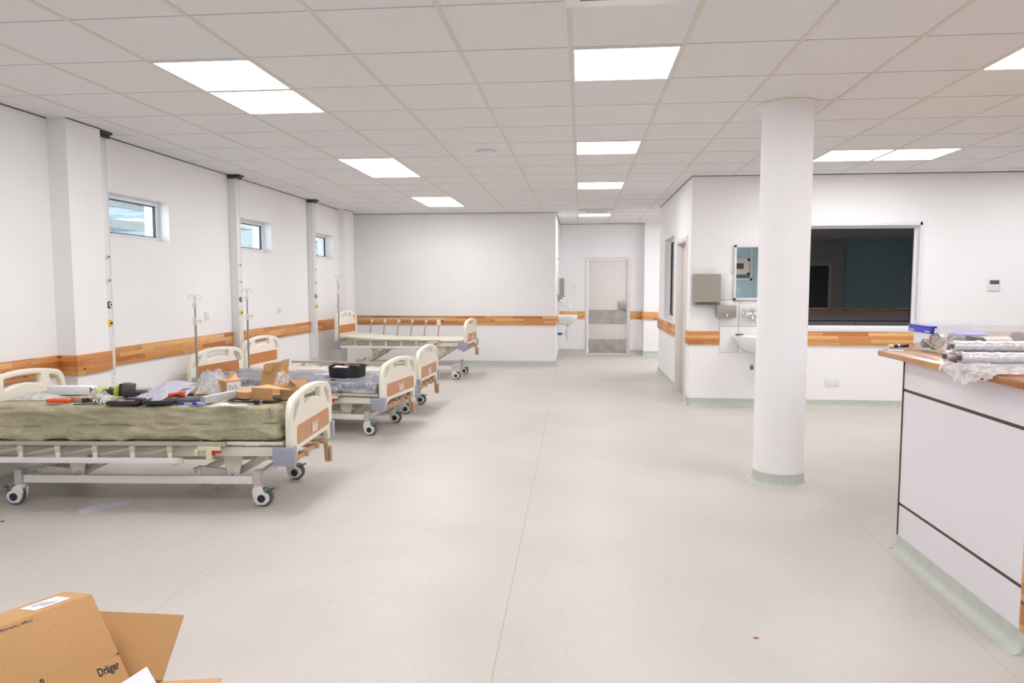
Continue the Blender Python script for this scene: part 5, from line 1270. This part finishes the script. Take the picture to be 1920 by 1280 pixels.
part('bar', 'ribbed', n_, lambda b: b.box((0, 0, 0.028), (0.25, 0.040, 0.046), rot=(0, R(-2), 0), bev=0.003))
part('end_plate', 'alu', n_, lambda b: b.box((-0.127, 0, 0.024), (0.004, 0.042, 0.046)))
g = item('power_cable', -2.18, 4.40, 0, 'black mains cable with plug at the near edge by the cube carton', 'cable')
part('lead', 'dark', g, lambda b: b.tube([(-0.10, 0.16, 0.008), (-0.12, 0.08, 0.008), (-0.06, 0.03, 0.008), (0.0, 0.02, 0.010), (0.05, 0.0, 0.010), (0.09, 0.0, 0.012)], 0.005, 8))
part('lead_loop', 'dark', g, lambda b: b.tube([(0.0, 0.02, 0.014), (0.10, 0.06, 0.010), (0.20, 0.05, 0.012), (0.24, 0.10, 0.012), (0.16, 0.16, 0.012)], 0.005, 8))
part('plug', 'dark', g, lambda b: (b.lathe([(0.008, 0), (0.018, 0.012), (0.018, 0.035), (0.013, 0.045)], (0.085, 0.0, 0.018), (1, -0.05, 0)),))
part('plug_pin', 'alu', g, lambda b: b.cyl((0.128, -0.005, 0.024), (0.15, -0.006, 0.024), 0.0028))
part('plug_pin', 'alu', g, lambda b: b.cyl((0.128, -0.005, 0.011), (0.15, -0.006, 0.011), 0.0028))
blob('small_clear_bag', 'film_w', -2.275, 4.335, 12, 0.13, 0.08, 0.022, 41, 'small flat clear bag in front of the ribbed bar', 'bag')
solo('paper_slip', 'paper', lambda b: b.box((0, 0, 0.003), (0.12, 0.045, 0.0015), rot=(0, R(-1), 0)), -2.17, 4.335, 4, 'white paper slip under the black mains cable', 'paper')
solo('flat_black_case', 'dark', lambda b: b.box((0, 0, 0.005), (0.24, 0.16, 0.008), rot=(0, 0, 0), bev=0.003), -2.03, 4.66, 14, 'flat black case behind the cube carton', 'case')

# ------------------------------------------------------------------ on the second bed
r = empty('black_battery_tray', (-2.36, 7.05, 0.528), R(-4), 'black rounded tray with red wires on the plastic covered mattress', 'tray')
def dish(b):
    out_ = rpoly([(-0.17, 0.10), (-0.175, -0.05), (-0.13, -0.125), (0.06, -0.135), (0.15, -0.07), (0.175, 0.11)], [0.03, 0.06, 0.06, 0.08, 0.08, 0.03], 6)
    t = bmesh.new(); rings = []
    for s, z in ((0.90, 0.0), (0.97, 0.012), (1.0, 0.10), (1.0, 0.112), (0.965, 0.112), (0.95, 0.10), (0.93, 0.03)): rings.append([t.verts.new((x * s, y * s, z + (0.012 if y > 0.05 and z > 0.09 else 0))) for x, y in out_])
    for A, B in zip(rings, rings[1:]):
        n = len(A)
        for j in range(n): t.faces.new((A[j], A[(j + 1) % n], B[(j + 1) % n], B[j]))
    t.faces.new(rings[0][::-1]); t.faces.new(rings[-1]); b._merge(t); bmesh.ops.recalc_face_normals(b.bm, faces=b.bm.faces)
part('shell', 'black', r, dish)
part('lip', 'dark', r, lambda b: b.box((0.165, 0.08, 0.112), (0.05, 0.07, 0.012), bev=0.004))
part('white_packet', 'paper', r, lambda b: b.box((-0.06, 0.0, 0.09), (0.14, 0.10, 0.03), rot=(R(5), R(4), 0), bev=0.006))
part('steel_strip', 'alu', r, lambda b: b.box((0.04, 0.05, 0.115), (0.16, 0.03, 0.006)))
part('red_wire', 'red', r, lambda b: b.tube([(-0.14, 0.02, 0.10), (-0.13, 0.0, 0.15), (-0.10, -0.02, 0.158), (-0.075, 0.0, 0.13), (-0.06, 0.02, 0.11)], 0.003, 6))
part('red_wire', 'red', r, lambda b: b.tube([(0.03, -0.04, 0.11), (0.06, -0.04, 0.128), (0.10, -0.03, 0.122), (0.12, 0.0, 0.112)], 0.003, 6))
blob('plastic_scrap', 'film_w', -2.66, 7.22, 10, 0.24, 0.12, 0.025, 51, 'scrap of clear plastic left of the black tray on the second bed', 'plastic', z=0.530)
solo('black_tag', 'dark', lambda b: b.box((0, 0, 0.006), (0.055, 0.02, 0.012), bev=0.004), -2.41, 6.79, -7, 'tiny black tag on the near edge of the plastic covered mattress', 'tag', z=0.527)

# ------------------------------------------------------------------ on the floor
pts = rpoly([(-0.12, -0.02), (-0.07, 0.08), (0.02, 0.15), (0.11, 0.165), (0.15, 0.11), (0.09, 0.04), (0.0, -0.08), (-0.06, -0.11)], 0.02, 3)
solo('paper_scrap', 'paper_l', lambda b: b.prism(pts, 0.0006, 0.002), -3.13, 4.32, 3, 'torn lilac white paper scrap on the floor in front of the nearest bed', 'paper', z=0.0, smooth=False)
blob('plastic_film', 'film', -2.60, 4.86, 10, 0.34, 0.20, 0.045, 61, 'thin clear plastic film on the floor under the nearest bed', 'plastic', z=0.001)
solo('dry_leaf', 'panel_dark', lambda b: b.box((0, 0, 0.0025), (0.022, 0.012, 0.004), rot=(0, R(8), R(20)), bev=0.0015), 0.733, 2.951, 0, 'tiny brown leaf on the open floor near the viewer', 'leaf', z=0)
solo('grey_crumb', 'grey_pl', lambda b: b.box((0, 0, 0.002), (0.022, 0.012, 0.004), bev=0.001), -3.55, 4.02, 10, 'tiny grey crumb on the floor at the left edge', 'debris', z=0)

# ------------------------------------------------------------------ cartons in the left foreground
oc = empty('open_shipping_carton', (-1.52, 1.84, 0), 0, 'large open brown shipping carton with spread flaps at the bottom left corner', 'carton')
IM = Matrix.Translation((1.52, -1.84, 0))
def quad(name, m, pts, th, parent, **kw):
    b = MB(); b.quadplate(pts, th); bmesh.ops.transform(b.bm, matrix=IM, verts=b.bm.verts); return b.build(name, m, parent, smooth=False, **kw)
X0, X1, Y0, Y1, ZC = -1.93, -1.315, 1.40, 2.082, 0.20
def shell(b):
    th = 0.005
    b.bb(X0, X1, Y0, Y1, 0.001, 0.006)
    b.bb(X0, X0 + th, Y0, Y1, 0.006, ZC); b.bb(X1 - th, X1, Y0, Y1, 0.006, ZC); b.bb(X0, X1, Y0, Y0 + th, 0.006, ZC); b.bb(X0, X1, Y1 - th, Y1, 0.006, ZC)
    bmesh.ops.transform(b.bm, matrix=IM, verts=b.bm.verts)
part('walls', 'card', oc, shell, smooth=False)
quad('far_flap', 'card', [(-1.73, 2.082, 0.20), (-1.319, 2.082, 0.20), (-1.317, 2.216, 0.352), (-1.72, 2.216, 0.352)], 0.004, oc)
quad('right_flap', 'card_light', [(-1.315, 2.078, 0.197), (-1.315, 1.42, 0.197), (-1.12, 1.40, 0.205), (-1.13, 2.10, 0.205)], 0.004, oc)
# the tilted carton standing inside
TR = Vector((-1.554, 2.095 - 0.03, 0.47)); LH = Vector((0.136, 0.267, 0)).normalized(); DH = Vector((0.168, -0.075, -0.23)).normalized()
TR = Vector((-1.554, 2.095, 0.47))
NH = DH.cross(LH).normalized()
if NH.z < 0: NH = -NH
TLn, HT = 0.335, 0.395
TL = TR - LH * TLn; BR = TR + DH * HT; BL = TL + DH * HT
TRb = TR + Vector((-0.10, 0.010, 0.0)); TLb = TL + Vector((-0.10, 0.010, 0.0))
BRb = BR + Vector((-0.12, 0.02, -0.03)); BLb = BL + Vector((-0.12, 0.02, -0.03))
tc = empty('printed_shipping_carton', tuple(TR), 0, 'brown printed carton with white address label standing tilted inside the open one', 'carton')
I2 = Matrix.Translation(-TR)
def hexa(b):
    t = bmesh.new(); v = [t.verts.new(p_) for p_ in (TR, TL, BL, BR, TRb, TLb, BLb, BRb)]
    for f in ((0, 1, 2, 3), (4, 7, 6, 5), (0, 4, 5, 1), (3, 2, 6, 7), (0, 3, 7, 4), (1, 5, 6, 2)): t.faces.new([v[i] for i in f])
    bmesh.ops.recalc_face_normals(t, faces=t.faces)
    bmesh.ops.bevel(t, geom=list(t.edges), offset=0.0025, segments=2, profile=0.5, affect='EDGES')
    b._merge(t, I2)
part('body', 'card', tc, hexa, angle=30)
def on_face(s, t_, n_=0.0): return TR - LH * s + DH * t_ + NH * n_
def plate(name, m, s0, s1, t0, t1, n0, th, parent):
    b = MB(); b.quadplate([on_face(s1, t0, n0), on_face(s1, t1, n0), on_face(s0, t1, n0), on_face(s0, t0, n0)], th)
    bmesh.ops.transform(b.bm, matrix=I2, verts=b.bm.verts); return b.build(name, m, parent, smooth=False)
fp = plate('tuck_flap', 'card', 0.004, TLn - 0.004, 0.215, HT, 0.0008, 0.003, tc)
plate('slot', 'ink', 0.0, 0.008, 0.208, 0.212, 0.0003, 0.001, tc)
b = MB(); u0 = Vector((0, 0, 1)); tn = (TL - TR).normalized(); tb_ = Vector((-1, 0.1, 0)).normalized()
b.quadplate([TR + tn * 0.045 + tb_ * 0.022 + u0 * 0.0015, TR + tn * 0.15 + tb_ * 0.022 + u0 * 0.0015, TR + tn * 0.15 + tb_ * 0.078 + u0 * 0.0015, TR + tn * 0.045 + tb_ * 0.078 + u0 * 0.0015], 0.0006)
bmesh.ops.transform(b.bm, matrix=I2, verts=b.bm.verts); la = b.build('address_label', 'label', tc, smooth=False)
for q in range(4):
    b = MB(); o0 = TR + tn * (0.075 + 0.006 * q) + tb_ * (0.035 + 0.009 * q) + u0 * 0.0027; b.beam(o0, o0 + tn * (0.045 - 0.008 * (q % 2)), 0.0016, 0.0005)
    bmesh.ops.transform(b.bm, matrix=I2, verts=b.bm.verts); b.build('printed_line', 'ink_blue', la, smooth=False)
def face_text(txt, size, s, t_, n_, flip, m, parent, name, bold=0.0, shear=0.0, xs=1.0):
    x = LH if not flip else -LH; y = -DH if not flip else DH
    me = text_mesh(txt, size, 0.0005, 'CENTER', shear, bold)
    b = MB(); b.mesh(me, I2 @ frame_mtx(on_face(s, t_, n_), x, y) @ Matrix.Diagonal((xs, 1, 1, 1))); return b.build(name, m, parent, smooth=False)
face_text('Dräger', 0.036, 0.047, 0.243, 0.0042, False, 'ink', fp, 'printed_name', 0.0008, xs=0.62)
face_text('n', 0.036, 0.217, 0.196, 0.0006, False, 'ink', tc, 'printed_letter', 0.0008, xs=0.62)
face_text('Dräger Technology for Life', 0.0115, 0.243, 0.016, 0.0006, True, 'ink_grey', tc, 'printed_slogan', 0.0003)
sh = MB(); sh.quadplate([(-1.300, 1.975, 0.295), (-1.345, 1.83, 0.285), (-1.28, 1.74, 0.262), (-1.205, 1.89, 0.275)], 0.012)
sh = tag(sh.build('white_foam_sheet', 'paper', None, smooth=False), 'white foam sheet corner poking out between the foreground cartons', 'foam sheet')
